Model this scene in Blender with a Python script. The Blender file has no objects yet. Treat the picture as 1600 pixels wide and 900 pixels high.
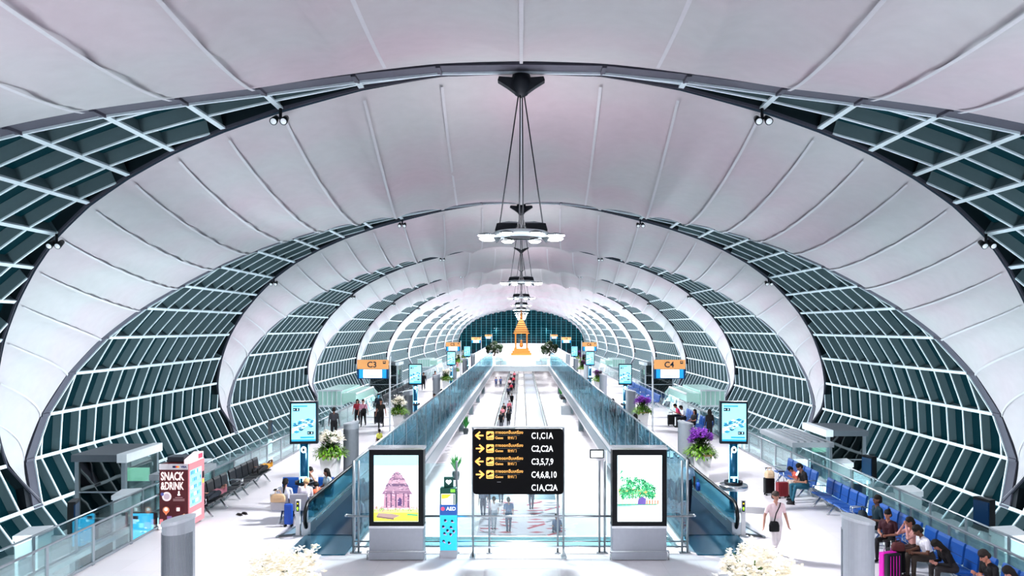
import bpy, math, random
from mathutils import Vector, Matrix
random.seed(7)
PI = math.pi
sc = bpy.context.scene
COL = sc.collection
F = 1200.0; CX = 814.5; CY = 511.5; EYE = 6.0      # focal length in px of a 1600 px wide frame, vanishing point, eye height
D = 25.5                                            # structural bay

# ------------------------------------------------------------------ materials
MATS = {}
def srgb(c):
    if isinstance(c, str):
        c = [int(c[i:i+2], 16)/255 for i in (0, 2, 4)]
    return tuple(x/12.92 if x <= .04045 else ((x+.055)/1.055)**2.4 for x in c)
def new_mat(name):
    m = bpy.data.materials.new(name); m.use_nodes = True
    nt = m.node_tree
    return m, nt, nt.nodes['Principled BSDF']
def mat(name, col, rough=.5, metal=0, var=.06, scale=8.0, spec=.5, bump=0, emit=0, ecol=None):
    if name in MATS: return MATS[name]
    m, nt, b = new_mat(name)
    c = srgb(col)
    tc = nt.nodes.new('ShaderNodeTexCoord'); nz = nt.nodes.new('ShaderNodeTexNoise')
    nz.inputs['Scale'].default_value = scale; nz.inputs['Detail'].default_value = 3
    nt.links.new(tc.outputs['Object'], nz.inputs['Vector'])
    mx = nt.nodes.new('ShaderNodeMix'); mx.data_type = 'RGBA'
    mx.inputs[6].default_value = (*[x*(1-var) for x in c], 1)
    mx.inputs[7].default_value = (*[min(1, x*(1+var)) for x in c], 1)
    nt.links.new(nz.outputs['Fac'], mx.inputs[0]); nt.links.new(mx.outputs[2], b.inputs['Base Color'])
    b.inputs['Roughness'].default_value = rough; b.inputs['Metallic'].default_value = metal
    b.inputs['Specular IOR Level'].default_value = spec
    if bump:
        bp = nt.nodes.new('ShaderNodeBump'); bp.inputs['Strength'].default_value = bump
        nt.links.new(nz.outputs['Fac'], bp.inputs['Height']); nt.links.new(bp.outputs[0], b.inputs['Normal'])
    if emit:
        nt.links.new(mx.outputs[2], b.inputs['Emission Color']) if ecol is None else None
        if ecol is not None: b.inputs['Emission Color'].default_value = (*srgb(ecol), 1)
        b.inputs['Emission Strength'].default_value = emit
    MATS[name] = m
    return m
def lit(col, e=1.0):
    return mat('lit_%s_%d' % (col, int(e*10)), col, .5, emit=e, var=.03)
def paint(col, rough=.6):
    return mat('paint_%s_%d' % (col, int(rough*10)), col, rough)
def glassmat(name, tint, gloss=.1, rough=.02, gcol=(1, 1, 1), wav=.01, fr=.4):
    if name in MATS: return MATS[name]
    m, nt, b = new_mat(name); nt.nodes.remove(b)
    out = nt.nodes['Material Output']
    tr = nt.nodes.new('ShaderNodeBsdfTransparent'); tr.inputs[0].default_value = (*tint, 1)
    gl = nt.nodes.new('ShaderNodeBsdfGlossy'); gl.inputs['Roughness'].default_value = rough; gl.inputs[0].default_value = (*gcol, 1)
    lw = nt.nodes.new('ShaderNodeLayerWeight'); lw.inputs[0].default_value = .3
    mu = nt.nodes.new('ShaderNodeMath'); mu.operation = 'MULTIPLY_ADD'; mu.inputs[1].default_value = fr; mu.inputs[2].default_value = gloss
    nt.links.new(lw.outputs['Fresnel'], mu.inputs[0])
    tc = nt.nodes.new('ShaderNodeTexCoord'); nz = nt.nodes.new('ShaderNodeTexNoise'); nz.inputs['Scale'].default_value = .8
    bp = nt.nodes.new('ShaderNodeBump'); bp.inputs['Strength'].default_value = .3; bp.inputs['Distance'].default_value = wav
    nt.links.new(tc.outputs['Object'], nz.inputs['Vector']); nt.links.new(nz.outputs['Fac'], bp.inputs['Height']); nt.links.new(bp.outputs[0], gl.inputs['Normal'])
    mx = nt.nodes.new('ShaderNodeMixShader')
    nt.links.new(mu.outputs[0], mx.inputs[0]); nt.links.new(tr.outputs[0], mx.inputs[1]); nt.links.new(gl.outputs[0], mx.inputs[2])
    nt.links.new(mx.outputs[0], out.inputs['Surface'])
    MATS[name] = m
    return m
def fabric_mat():
    m, nt, b = new_mat('tensile_fabric')
    tc = nt.nodes.new('ShaderNodeTexCoord')
    n1 = nt.nodes.new('ShaderNodeTexNoise'); n1.inputs['Scale'].default_value = .16; n1.inputs['Detail'].default_value = 2
    nt.links.new(tc.outputs['Object'], n1.inputs['Vector'])
    rp = nt.nodes.new('ShaderNodeValToRGB')
    rp.color_ramp.elements[0].position = .38; rp.color_ramp.elements[0].color = (*srgb('c3c3c5'), 1)
    rp.color_ramp.elements[1].position = .66; rp.color_ramp.elements[1].color = (*srgb('c7bac1'), 1)
    nt.links.new(n1.outputs['Fac'], rp.inputs[0])
    n2 = nt.nodes.new('ShaderNodeTexNoise'); n2.inputs['Scale'].default_value = 2.2; n2.inputs['Detail'].default_value = 6
    nt.links.new(tc.outputs['Object'], n2.inputs['Vector'])
    mx = nt.nodes.new('ShaderNodeMix'); mx.data_type = 'RGBA'; mx.blend_type = 'MULTIPLY'; mx.inputs[0].default_value = .12
    nt.links.new(rp.outputs[0], mx.inputs[6]); nt.links.new(n2.outputs['Fac'], mx.inputs[7])
    nt.links.new(mx.outputs[2], b.inputs['Base Color'])
    n3 = nt.nodes.new('ShaderNodeTexNoise'); n3.inputs['Scale'].default_value = 30; n3.inputs['Detail'].default_value = 2
    nt.links.new(tc.outputs['Object'], n3.inputs['Vector'])
    bp = nt.nodes.new('ShaderNodeBump'); bp.inputs['Strength'].default_value = .05
    nt.links.new(n3.outputs['Fac'], bp.inputs['Height']); nt.links.new(bp.outputs[0], b.inputs['Normal'])
    b.inputs['Roughness'].default_value = .75; b.inputs['Specular IOR Level'].default_value = .2
    return m
def floor_mat(name, col, rough, tile, line=.9):
    m, nt, b = new_mat(name)
    tc = nt.nodes.new('ShaderNodeTexCoord'); br = nt.nodes.new('ShaderNodeTexBrick')
    br.offset = 0; br.inputs['Scale'].default_value = 1.0
    br.inputs['Brick Width'].default_value = tile; br.inputs['Row Height'].default_value = tile
    br.inputs['Mortar Size'].default_value = .006; br.inputs['Bias'].default_value = 0
    c = srgb(col)
    br.inputs['Color1'].default_value = (*c, 1); br.inputs['Color2'].default_value = (*[x*.95 for x in c], 1)
    br.inputs['Mortar'].default_value = (*[x*line for x in c], 1)
    nt.links.new(tc.outputs['Object'], br.inputs['Vector'])
    nz = nt.nodes.new('ShaderNodeTexNoise'); nz.inputs['Scale'].default_value = .35; nz.inputs['Detail'].default_value = 4
    nt.links.new(tc.outputs['Object'], nz.inputs['Vector'])
    mx = nt.nodes.new('ShaderNodeMix'); mx.data_type = 'RGBA'; mx.blend_type = 'MULTIPLY'; mx.inputs[0].default_value = .12
    nt.links.new(br.outputs['Color'], mx.inputs[6]); nt.links.new(nz.outputs['Fac'], mx.inputs[7])
    nt.links.new(mx.outputs[2], b.inputs['Base Color'])
    mr = nt.nodes.new('ShaderNodeMapRange'); mr.inputs['To Min'].default_value = rough*.8; mr.inputs['To Max'].default_value = rough*1.3
    nt.links.new(nz.outputs['Fac'], mr.inputs[0]); nt.links.new(mr.outputs[0], b.inputs['Roughness'])
    return m
FABRIC = fabric_mat(); SEAM = mat('fabric_seam', 'c9c8cd', .6)
FLOOR = floor_mat('polished_floor', 'f2eef3', .3, .9)
LFLOOR = floor_mat('lower_floor', 'f5f3f6', .25, .9)
CARPET = paint('6d6a74', .9)
STEEL = mat('brushed_steel', 'a9b2b8', .3, .8)
CHROME = mat('bright_steel', 'd5dade', .18, .9)
GREYM = mat('grey_metal', '8f979d', .45, .4)
WHITEM = mat('white_frame', 'dfe8ec', .5)
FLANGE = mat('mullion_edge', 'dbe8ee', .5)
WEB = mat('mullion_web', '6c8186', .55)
FARRIB = mat('dark_recess', '16262c', .6)
RIBM = mat('rib_grey', '575763', .6)
DARK = mat('black_plastic', '15181c', .4)
DARKST = mat('dark_steel', '23282f', .5, .3)
NIGHT = mat('glowing_night_glazing', '04161b', .06, 0, var=.5, scale=.4, spec=.3, emit=.4, ecol='0b4450')  # teal emission put into the glass stands in for the glow outdoors
TEALG = mat('teal_glazing', '0b3b45', .08, 0, spec=.6)
PANE = glassmat('clear_pane', (.86, .95, .95), .06)
TINT = glassmat('teal_tinted_pane', (.42, .68, .75), .07, gcol=(.8, .95, 1), wav=.12, fr=.34)
SMOKE = glassmat('smoked_pane', (.03, .06, .07), .10)
BLACKR = mat('black_rubber', '0c0e10', .35)

# ------------------------------------------------------------------ mesh builder
class MB:
    def __init__(s): s.v = []; s.f = []; s.mi = []; s.mats = []; s.sm = []
    def _m(s, m):
        if m is None: return 0
        if m not in s.mats: s.mats.append(m)
        return s.mats.index(m)
    def add(s, vs, fs, m=None, smooth=False):
        o = len(s.v); k = s._m(m)
        s.v += [tuple(p) for p in vs]
        for f in fs: s.f.append([i+o for i in f]); s.mi.append(k); s.sm.append(smooth)
        return s
    def box(s, c, d, m=None, rz=0, rx=0, ry=0, taper=1, bev=0):
        x, y, z = d[0]/2, d[1]/2, d[2]/2
        R = Matrix.Rotation(rz, 3, 'Z') @ Matrix.Rotation(ry, 3, 'Y') @ Matrix.Rotation(rx, 3, 'X')
        vs = []
        for k, (sz) in ((taper, -1), (1, 1)):
            for sx, sy in ((-1, -1), (1, -1), (1, 1), (-1, 1)):
                vs.append(R @ Vector((sx*x*k, sy*y*k, sz*z)) + Vector(c))
        s.add(vs, [(3, 2, 1, 0), (4, 5, 6, 7), (0, 1, 5, 4), (1, 2, 6, 5), (2, 3, 7, 6), (3, 0, 4, 7)], m)
        return s
    def quad(s, a, b, c, d, m=None): return s.add([a, b, c, d], [(0, 1, 2, 3)], m)
    def poly(s, pts, m=None): return s.add(pts, [tuple(range(len(pts)))], m)
    def tube(s, pts, r, n=8, m=None, cap=True):
        pts = [Vector(p) for p in pts]; rs = r if isinstance(r, (list, tuple)) else [r]*len(pts)
        rings = []; prev = None
        for i, p in enumerate(pts):
            t = (pts[min(i+1, len(pts)-1)] - pts[max(i-1, 0)])
            if t.length < 1e-9: t = Vector((0, 0, 1))
            t.normalize()
            if prev is None:
                a = Vector((0, 0, 1)) if abs(t.z) < .9 else Vector((1, 0, 0)); u = t.cross(a).normalized()
            else:
                u = prev - t*prev.dot(t)
                u = u.normalized() if u.length > 1e-6 else t.orthogonal().normalized()
            prev = u; w = t.cross(u)
            rings.append([p + (u*math.cos(2*PI*k/n) + w*math.sin(2*PI*k/n))*rs[i] for k in range(n)])
        vs = [q for rg in rings for q in rg]; fs = []
        for i in range(len(rings)-1):
            for k in range(n): fs.append((i*n+k, i*n+(k+1) % n, (i+1)*n+(k+1) % n, (i+1)*n+k))
        if cap: fs.append(tuple(range(n-1, -1, -1))); fs.append(tuple((len(rings)-1)*n+k for k in range(n)))
        return s.add(vs, fs, m, True if n > 5 else False)
    def lathe(s, prof, c=(0, 0, 0), n=24, m=None, sx=1, sy=1, cap=True):
        vs = []; fs = []
        for r, z in prof:
            for k in range(n): vs.append((c[0]+r*sx*math.cos(2*PI*k/n), c[1]+r*sy*math.sin(2*PI*k/n), c[2]+z))
        for i in range(len(prof)-1):
            for k in range(n): fs.append((i*n+k, i*n+(k+1) % n, (i+1)*n+(k+1) % n, (i+1)*n+k))
        if cap: fs.append(tuple(range(n-1, -1, -1))); fs.append(tuple((len(prof)-1)*n+k for k in range(n)))
        return s.add(vs, fs, m, True)
    def ball(s, c, r, m=None, n=12, k=8, M=None):
        r = r if isinstance(r, (list, tuple)) else (r, r, r); vs = []; fs = []
        for i in range(1, k):
            a = PI*i/k
            for j in range(n):
                b = 2*PI*j/n; p = Vector((r[0]*math.sin(a)*math.cos(b), r[1]*math.sin(a)*math.sin(b), r[2]*math.cos(a)))
                if M: p = M @ p
                vs.append(p + Vector(c))
        t = Vector((0, 0, r[2])); 
        if M: t = M @ t
        vs.append(Vector(c)+t); vs.append(Vector(c)-t)
        for i in range(k-2):
            for j in range(n): fs.append((i*n+j, (i+1)*n+j, (i+1)*n+(j+1) % n, i*n+(j+1) % n))
        T = len(vs)-2
        for j in range(n): fs.append((T, j, (j+1) % n)); fs.append((T+1, (k-2)*n+(j+1) % n, (k-2)*n+j))
        return s.add(vs, fs, m, True)
    def prism(s, pts, y0, y1, m=None, axis='y'):
        # outline pts in (x,z) extruded along y (or in (x,y) along z)
        n = len(pts)
        if axis == 'y': a = [(p[0], y0, p[1]) for p in pts]; b = [(p[0], y1, p[1]) for p in pts]
        elif axis == 'x': a = [(y0, p[0], p[1]) for p in pts]; b = [(y1, p[0], p[1]) for p in pts]
        else: a = [(p[0], p[1], y0) for p in pts]; b = [(p[0], p[1], y1) for p in pts]
        fs = [tuple(range(n)), tuple(range(2*n-1, n-1, -1))] + [(i, i+n, (i+1) % n+n, (i+1) % n) for i in range(n)]
        return s.add(a+b, fs, m)
    def build(s, name, m=None, parent=None, bevel=0):
        me = bpy.data.meshes.new(name); me.from_pydata(s.v, [], s.f); me.update()
        if s.mats:
            for q in s.mats: me.materials.append(q)
            me.polygons.foreach_set('material_index', s.mi)
        elif m: me.materials.append(m)
        if any(s.sm): me.polygons.foreach_set('use_smooth', s.sm)
        o = bpy.data.objects.new(name, me); COL.objects.link(o)
        if parent is not None: o.parent = parent
        if bevel:
            b = o.modifiers.new('bevel', 'BEVEL'); b.width = bevel; b.segments = 2; b.limit_method = 'ANGLE'
        return o
def tag(o, label, cat, group=None):
    o['label'] = label; o['category'] = cat
    if group: o['group'] = group
    return o
def thing(name, label, cat, loc=(0, 0, 0), rz=0, group=None):
    o = bpy.data.objects.new(name, None); o.empty_display_size = .2; COL.objects.link(o)
    o.location = loc; o.rotation_euler = (0, 0, rz)
    return tag(o, label, cat, group)
def struct(o): o['kind'] = 'structure'; return o
KIDS = {}
def dup(root, loc, rz=None, label=None, group=None):
    def rec(o, par):
        c = o.copy(); COL.objects.link(c)
        if par is not None: c.parent = par
        for ch in list(o.children): rec(ch, c)
        return c
    r = rec(root, None)
    r.location = loc
    if rz is not None: r.rotation_euler = (0, 0, rz)
    if label: r['label'] = label
    if group: r['group'] = group
    return r
def text(s, size, m, parent, loc, rot=(PI/2, 0, 0), name='lettering', ext=.002, align='LEFT', bold=0, sx=1):
    cu = bpy.data.curves.new(name, 'FONT'); cu.body = s; cu.size = size; cu.align_x = align; cu.extrude = ext; cu.offset = bold
    cu.resolution_u = 3
    t = bpy.data.objects.new(name, cu); COL.objects.link(t)
    dg = bpy.context.evaluated_depsgraph_get(); dg.update()
    me = bpy.data.meshes.new_from_object(t.evaluated_get(dg)); me.name = name
    bpy.data.objects.remove(t); bpy.data.curves.remove(cu)
    me.materials.clear(); me.materials.append(m)
    o = bpy.data.objects.new(name, me); COL.objects.link(o); o.parent = parent; o.location = loc; o.rotation_euler = rot; o.scale = (sx, 1, 1)
    return o
def area(name, loc, rot, size, power, col=(1, 1, 1), sy=None, disk=False, spread=PI):
    l = bpy.data.lights.new(name, 'AREA'); l.energy = power; l.color = col; l.size = size; l.spread = spread
    if sy: l.shape = 'RECTANGLE'; l.size_y = sy
    if disk: l.shape = 'DISK'
    o = bpy.data.objects.new(name, l); COL.objects.link(o); o.location = loc; o.rotation_euler = rot
    return o

# ------------------------------------------------------------------ camera, world, look
cam = bpy.data.cameras.new('camera'); cam.sensor_width = 36; cam.lens = F*36/1600
cam.shift_x = -(CX-800)/1600; cam.shift_y = (CY-450)/1600; cam.clip_end = 900; cam.clip_start = .1
co = bpy.data.objects.new('camera', cam); COL.objects.link(co); co.location = (0, 0, EYE); co.rotation_euler = (PI/2, 0, 0)
sc.camera = co
w = bpy.data.worlds.new('night'); sc.world = w; w.use_nodes = True
w.node_tree.nodes['Background'].inputs[0].default_value = (.035, .055, .08, 1); w.node_tree.nodes['Background'].inputs[1].default_value = .8
sc.view_settings.view_transform = 'Standard'; sc.view_settings.look = 'Medium High Contrast'
sc.view_settings.exposure = 0.0; sc.view_settings.gamma = 1.0
sc.cycles.max_bounces = 7; sc.cycles.diffuse_bounces = 4; sc.cycles.glossy_bounces = 3; sc.cycles.transparent_max_bounces = 24
sc.cycles.caustics_reflective = False; sc.cycles.caustics_refractive = False
sc.cycles.sample_clamp_indirect = 6

# ------------------------------------------------------------------ hall shell
PX = [0, .1, .2, .307, .39, .47, .545, .62, .69, .753, .813, .869, .912, .94, .945, .905, .862]
PZ = [.316, .313, .300, .279, .260, .238, .211, .178, .138, .092, .041, -.022, -.094, -.173, -.255, -.335, -.392]
PW = [0, .004, .012, .03, .055, .085, .115, .15, .19, .235, .285, .335, .38, .42, .46, .5, .5]
HUB = lambda k: (.95+k)*D
NP = len(PX)
P3 = [(PX[i]*D, EYE+PZ[i]*D) for i in range(NP)]; WW = [q*D for q in PW]
def normal_at(i):      # outward normal in the (x,z) plane, right half
    a = P3[max(i-1, 0)]; b = P3[min(i+1, NP-1)]
    if i == 0: return Vector((0, 1))
    t = Vector((b[0]-a[0], b[1]-a[1])).normalized()
    return Vector((-t.y, t.x)) if (-t.y*1+t.x*0) > 0 else Vector((-t.y, t.x))
NR = [normal_at(i) for i in range(NP)]
for i in range(NP):    # make them all point away from the axis
    c = Vector((P3[i][0], P3[i][1]-(EYE-1)))
    if NR[i].dot(c) < 0: NR[i] = -NR[i]
GD = .5                # glazing sits this far outside the inner edge of the mullions
def gp(i, off=0): return (P3[i][0]+NR[i].x*off, P3[i][1]+NR[i].y*off)
def cr(a, b, c, d, t): return .5*((2*b)+(-a+c)*t+(2*a-5*b+4*c-d)*t*t+(-a+3*b-3*c+d)*t**3)
LASTF = 15
def prof_smooth(s):    # s in 0..LASTF -> x, z, w, nx, nz
    i = min(int(s), LASTF-1); t = s-i
    idx = [abs(i-1) if i-1 >= 0 else 1, i, i+1, min(i+2, NP-1)]
    sg = [-1 if i-1 < 0 else 1, 1, 1, 1]
    x = cr(*[sg[j]*P3[idx[j]][0] for j in range(4)], t)*.6 + (P3[i][0]*(1-t)+P3[i+1][0]*t)*.4
    z = cr(*[P3[idx[j]][1] for j in range(4)], t)*.6 + (P3[i][1]*(1-t)+P3[i+1][1]*t)*.4
    w = WW[i]*(1-t)+WW[i+1]*t
    n = NR[i]*(1-t)+NR[i+1]*t; n.normalize()
    return x, z, w, n.x, n.y
KS = range(-1, 11)
SUB = 8; NT = 20
def slant(s): return min(1, abs(s)*.6)
def surf(y0, s, t):
    x, z, w, nx, nz = prof_smooth(min(abs(s), LASTF)); sgn = 1 if s >= 0 else -1
    p = y0+w+.05; q = max(y0+D-w-.97, p+.02); span = q-p
    ph = abs(s)-slant(s)*t; scal = abs(math.sin(PI*(ph % 1)))
    bow = 4*t*(1-t)
    sag = 1.0*bow*(span/(.9*D))**1.6 + .38*(1-scal**.6)*bow**.4*min(1, span/8) + .12*min(1, abs(s)/3)
    return Vector((sgn*(x-nx*sag), p+span*t, z-nz*sag))
for k in range(-2, 11):
    y0 = HUB(k); mb = MB(); n1 = NT+1; fs = []
    ss = [j/SUB for j in range(-LASTF*SUB, LASTF*SUB+1)]
    vs = [surf(y0, s, t_/NT) for s in ss for t_ in range(NT+1)]
    for i in range(len(ss)-1):
        for j in range(NT): fs.append((i*n1+j, (i+1)*n1+j, (i+1)*n1+j+1, i*n1+j+1))
    mb.add(vs, fs, FABRIC, True)
    sm = MB()
    if k < 4:
        for q in range(-LASTF+1, LASTF):
            vs = []; fs = []; L = 25
            for j in range(L):
                t = .015+.97*j/(L-1); sg = 1 if q >= 0 else -1
                s = q+sg*slant(q)*t if q else 0
                if abs(s) >= LASTF-.05: s = sg*(LASTF-.05)
                p = surf(y0, s, t); u = (surf(y0, s+.06, t)-surf(y0, s-.06, t)).normalized(); n_ = Vector((-p.x, 0, EYE-1-p.z)).normalized()*.014
                vs += [p-u*.05+n_, p+u*.05+n_]
            for j in range(L-1): fs.append((j*2, j*2+2, j*2+3, j*2+1))
            sm.add(vs, fs, SEAM, True)
    o = struct(mb.build('ceiling')); o['label'] = 'pale stretched fabric membrane vault between two steel arches'
    if k < 4: sm.build('seams', None, o)
def rect_beam(mb, pts, nrm, wy0, wy1, d0, d1, m):
    """beam through (x,y,z) pts: y from wy0..wy1 relative, radial from d0 (inner) to d1 (outer)"""
    vs = []; fs = []
    for p, n in zip(pts, nrm):
        for dy, dd in ((wy0, d0), (wy1, d0), (wy1, d1), (wy0, d1)):
            vs.append((p[0]+n[0]*dd, p[1]+dy, p[2]+n[1]*dd))
    for i in range(len(pts)-1):
        for j in range(4): fs.append((i*4+j, i*4+(j+1) % 4, (i+1)*4+(j+1) % 4, (i+1)*4+j))
    L = (len(pts)-1)*4
    fs += [(3, 2, 1, 0), (L, L+1, L+2, L+3)]
    mb.add(vs, fs, m)
NM = 16
wn = 0
for k in KS:
    for sg in (-1, 1):
        y0 = HUB(k); wn += 1
        g = MB()
        for i in range(NP-1):
            if WW[i+1] <= .2: continue
            a = gp(i, GD); b = gp(i+1, GD)
            g.quad((sg*a[0], y0-WW[i], a[1]), (sg*a[0], y0+WW[i], a[1]), (sg*b[0], y0+WW[i+1], b[1]), (sg*b[0], y0-WW[i+1], b[1]), NIGHT)
        win = struct(g.build('window_%d' % wn)); win['label'] = 'crescent of dark night glazing between steel arches on the %s side' % ('left' if sg < 0 else 'right')
        mu = MB(); far = k > 6
        for j in range(-NM//2, NM//2+1):
            dy = (j+.5*0)*D/NM
            if abs(abs(dy)-D/2) < .01 and j > 0: continue
            for i in range(NP-1):
                w0, w1 = WW[i], WW[i+1]
                if abs(dy) > w1+1e-6: continue
                t = 0 if abs(dy) <= w0 or w1 == w0 else (abs(dy)-w0)/(w1-w0)
                A = Vector(P3[i]).lerp(Vector(P3[i+1]), t); B = Vector(P3[i+1])
                nA = NR[i].lerp(NR[i+1], t); nB = NR[i+1]
                pa = (sg*A.x, y0+dy, A.y); pb = (sg*B.x, y0+dy, B.y)
                rect_beam(mu, [pa, pb], [(sg*nA.x, nA.y), (sg*nB.x, nB.y)], -.05, .05, 0, .05, FLANGE)
                rect_beam(mu, [pa, pb], [(sg*nA.x, nA.y), (sg*nB.x, nB.y)], -.03, .03, .05, GD-.01, WEB)
        mu.build('mullions', None, win)
        pu = MB()
        for i in range(2, NP-1):
            w_ = WW[i]
            if w_ < .3: continue
            x, z = P3[i]; n = NR[i]; t = Vector((n.y, -n.x))
            for (hw, d0, d1, m) in ((.085, -.02, .06, FLANGE), (.04, .06, GD-.02, WEB)):
                c = [(sg*(x+n.x*dd+t.x*ww), z+n.y*dd+t.y*ww) for ww, dd in ((-hw, d0), (hw, d0), (hw, d1), (-hw, d1))]
                pu.prism(c, y0-w_+.02, y0+w_-.02, m)
        pu.build('transoms', None, win)
        rb = MB(); idx = range(0, LASTF+1)
        pts = [(sg*P3[i][0], y0-WW[i], P3[i][1]) for i in idx]; nr = [(sg*NR[i].x, NR[i].y) for i in idx]
        rect_beam(rb, pts, nr, -.62, 0, .02, .75, RIBM)
        rect_beam(rb, pts, nr, -.03, .05, -.05, .06, FLANGE)
        rect_beam(rb, pts, nr, -.97, -.62, .10, .8, DARKST)
        for i in range(1, LASTF+1):      # splice plates
            x, z = P3[i]; n = NR[i]
            rb.box((sg*(x+n.x*.02), y0-WW[i]-.31, z+n.y*.02), (.14, .66, .14), RIBM)
        rb.build('near_arch_rib', None, win)
        rf = MB()
        pts = [(sg*P3[i][0], y0+WW[i], P3[i][1]) for i in idx]
        rect_beam(rf, pts, nr, 0, .09, -.03, .06, RIBM)
        rect_beam(rf, pts, nr, 0, .05, .06, .5, FARRIB)
        rf.build('far_arch_rib', None, win)
# end wall glazing
ye = 11.45*D
out = [(gp(i, -.2)) for i in range(LASTF+1)]
pts = [(-x, z) for x, z in out[::-1]] + out[1:]
g = MB(); g.prism(pts, ye, ye+.2, NIGHT); ew = struct(g.build('wall_back')); ew['label'] = 'dark gridded glass end wall of the hall'
g = MB()
def zmax(x):
    x = abs(x)
    for i in range(LASTF):
        if out[i][0] <= x <= out[i+1][0] and out[i+1][0] > out[i][0]:
            t = (x-out[i][0])/(out[i+1][0]-out[i][0]); return out[i][1]*(1-t)+out[i+1][1]*t
    return 0
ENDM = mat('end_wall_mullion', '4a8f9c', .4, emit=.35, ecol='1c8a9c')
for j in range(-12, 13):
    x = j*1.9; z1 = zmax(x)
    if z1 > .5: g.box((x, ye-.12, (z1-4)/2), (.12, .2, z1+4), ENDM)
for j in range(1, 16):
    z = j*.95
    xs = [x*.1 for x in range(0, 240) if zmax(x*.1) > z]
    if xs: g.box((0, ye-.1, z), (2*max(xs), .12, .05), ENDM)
g.build('mullions', None, ew)

# ------------------------------------------------------------------ floors
VX = 4.25; RX = 10.9; YV0 = 20.9; YV1 = 119.0; YEND = 290
g = MB()
def slab(x0, x1, y0, y1, z0=-.8, z1=0, m=FLOOR, mm=None):
    (mm or g).box(((x0+x1)/2, (y0+y1)/2, (z0+z1)/2), (x1-x0, y1-y0, z1-z0), m)
slab(-RX, RX, -6, YV0); slab(-RX, -VX, YV0, YV1); slab(VX, RX, YV0, YV1); slab(-RX, RX, YV1, YEND)
fl = struct(g.build('floor')); fl['label'] = 'white polished upper concourse floor'
g = MB(); g.box((0, 145, -4.15), (45, 300, .3), LFLOOR)
f2 = struct(g.build('floor_lower')); f2['label'] = 'bright white lower level floor below the opening'
g = MB()
for sg in (-1, 1):
    g.box((sg*(VX-.03), (YV0+YV1)/2, -.25), (.06, YV1-YV0, .62), STEEL)
    g.box((sg*(RX+.03), (YEND)/2-3, -.35), (.06, YEND+6, .7), GREYM)
g.box((0, YV0+.03, -.35), (2*VX, .06, .7), WHITEM); g.box((0, YV0+.6, -.1), (2*VX, 1.05, .05), mat('sill_glass', '7fb6bd', .15)); g.box((0, YV0+.35, -.06), (2*VX, .05, .06), CHROME); g.box((0, YV0+1.12, -.05), (2*VX, .1, .12), WHITEM); g.box((0, YV1-.03, -.4), (2*VX, .06, .8), WHITEM)
tr = struct(g.build('trim_1')); tr['label'] = 'metal fascia along the slab edges'
# grey side walls of the lower corridor
for n_, sg in (('left', -1), ('right', 1)):
    g = MB(); g.box((sg*8.2, 145, -2.4), (.2, 280, 3.2), paint('e6e6ea', .5)); o = struct(g.build('wall_lower_%s' % n_))

# ------------------------------------------------------------------ lights
def uplight(y, p):
    area('pendant_downlight', (0, y, 8.62), (0, 0, 0), 1.7, p*.60, (.95, .97, 1), disk=True)
    area('pendant_uplight', (0, y, 9.25), (PI, 0, 0), 2.6, p*.03, (1, .95, .97), disk=True)
for k in range(-1, 11):
    uplight(HUB(k), 5200 if k > 0 else 4300)
for k in range(-1, 11):
    for sg in (-1, 1):
        # washlights on the lower level below the deck edge, aimed out and up at fabric and glass
        area('cove_washlight', (sg*12.2, HUB(k)+D/2, -2.6), (0, sg*-2.15, 0), 1.2, 2200, (.82, .95, 1), sy=16)
        area('deck_side_fill', (sg*10.2, HUB(k)+D*.45, 5.6), (0, sg*.35, 0), .5, 300, (1, .95, .99), sy=.5)  # supplementary fill added over the deck sides, no fitting modelled
for k in range(0, 11, 1):
    area('corridor_light', (0, HUB(k)+D*.3+6, -1.1), (0, 0, 0), 6.5, 450, (1, .98, 1), sy=14) if False else None 
for y in (28, 46, 64, 84, 104, 126, 150, 180):
    for sg in (-1, 1):
        area('under_slab_light', (sg*5.6, y, -.95), (0, sg*.25, 0), 0.8, 100, (1, .99, 1), sy=8)
for y in (124, 140, 160, 190): area('under_bridge_light', (0, y, -1.0), (0, 0, 0), 6, 500, (1, .99, 1), sy=8)
area('mezzanine_fill', (0, -4.5, 9.5), (math.radians(50), 0, 0), 6, 250, (.95, .97, 1), sy=2)  # unseen fill added behind the camera to flatten the light
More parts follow.
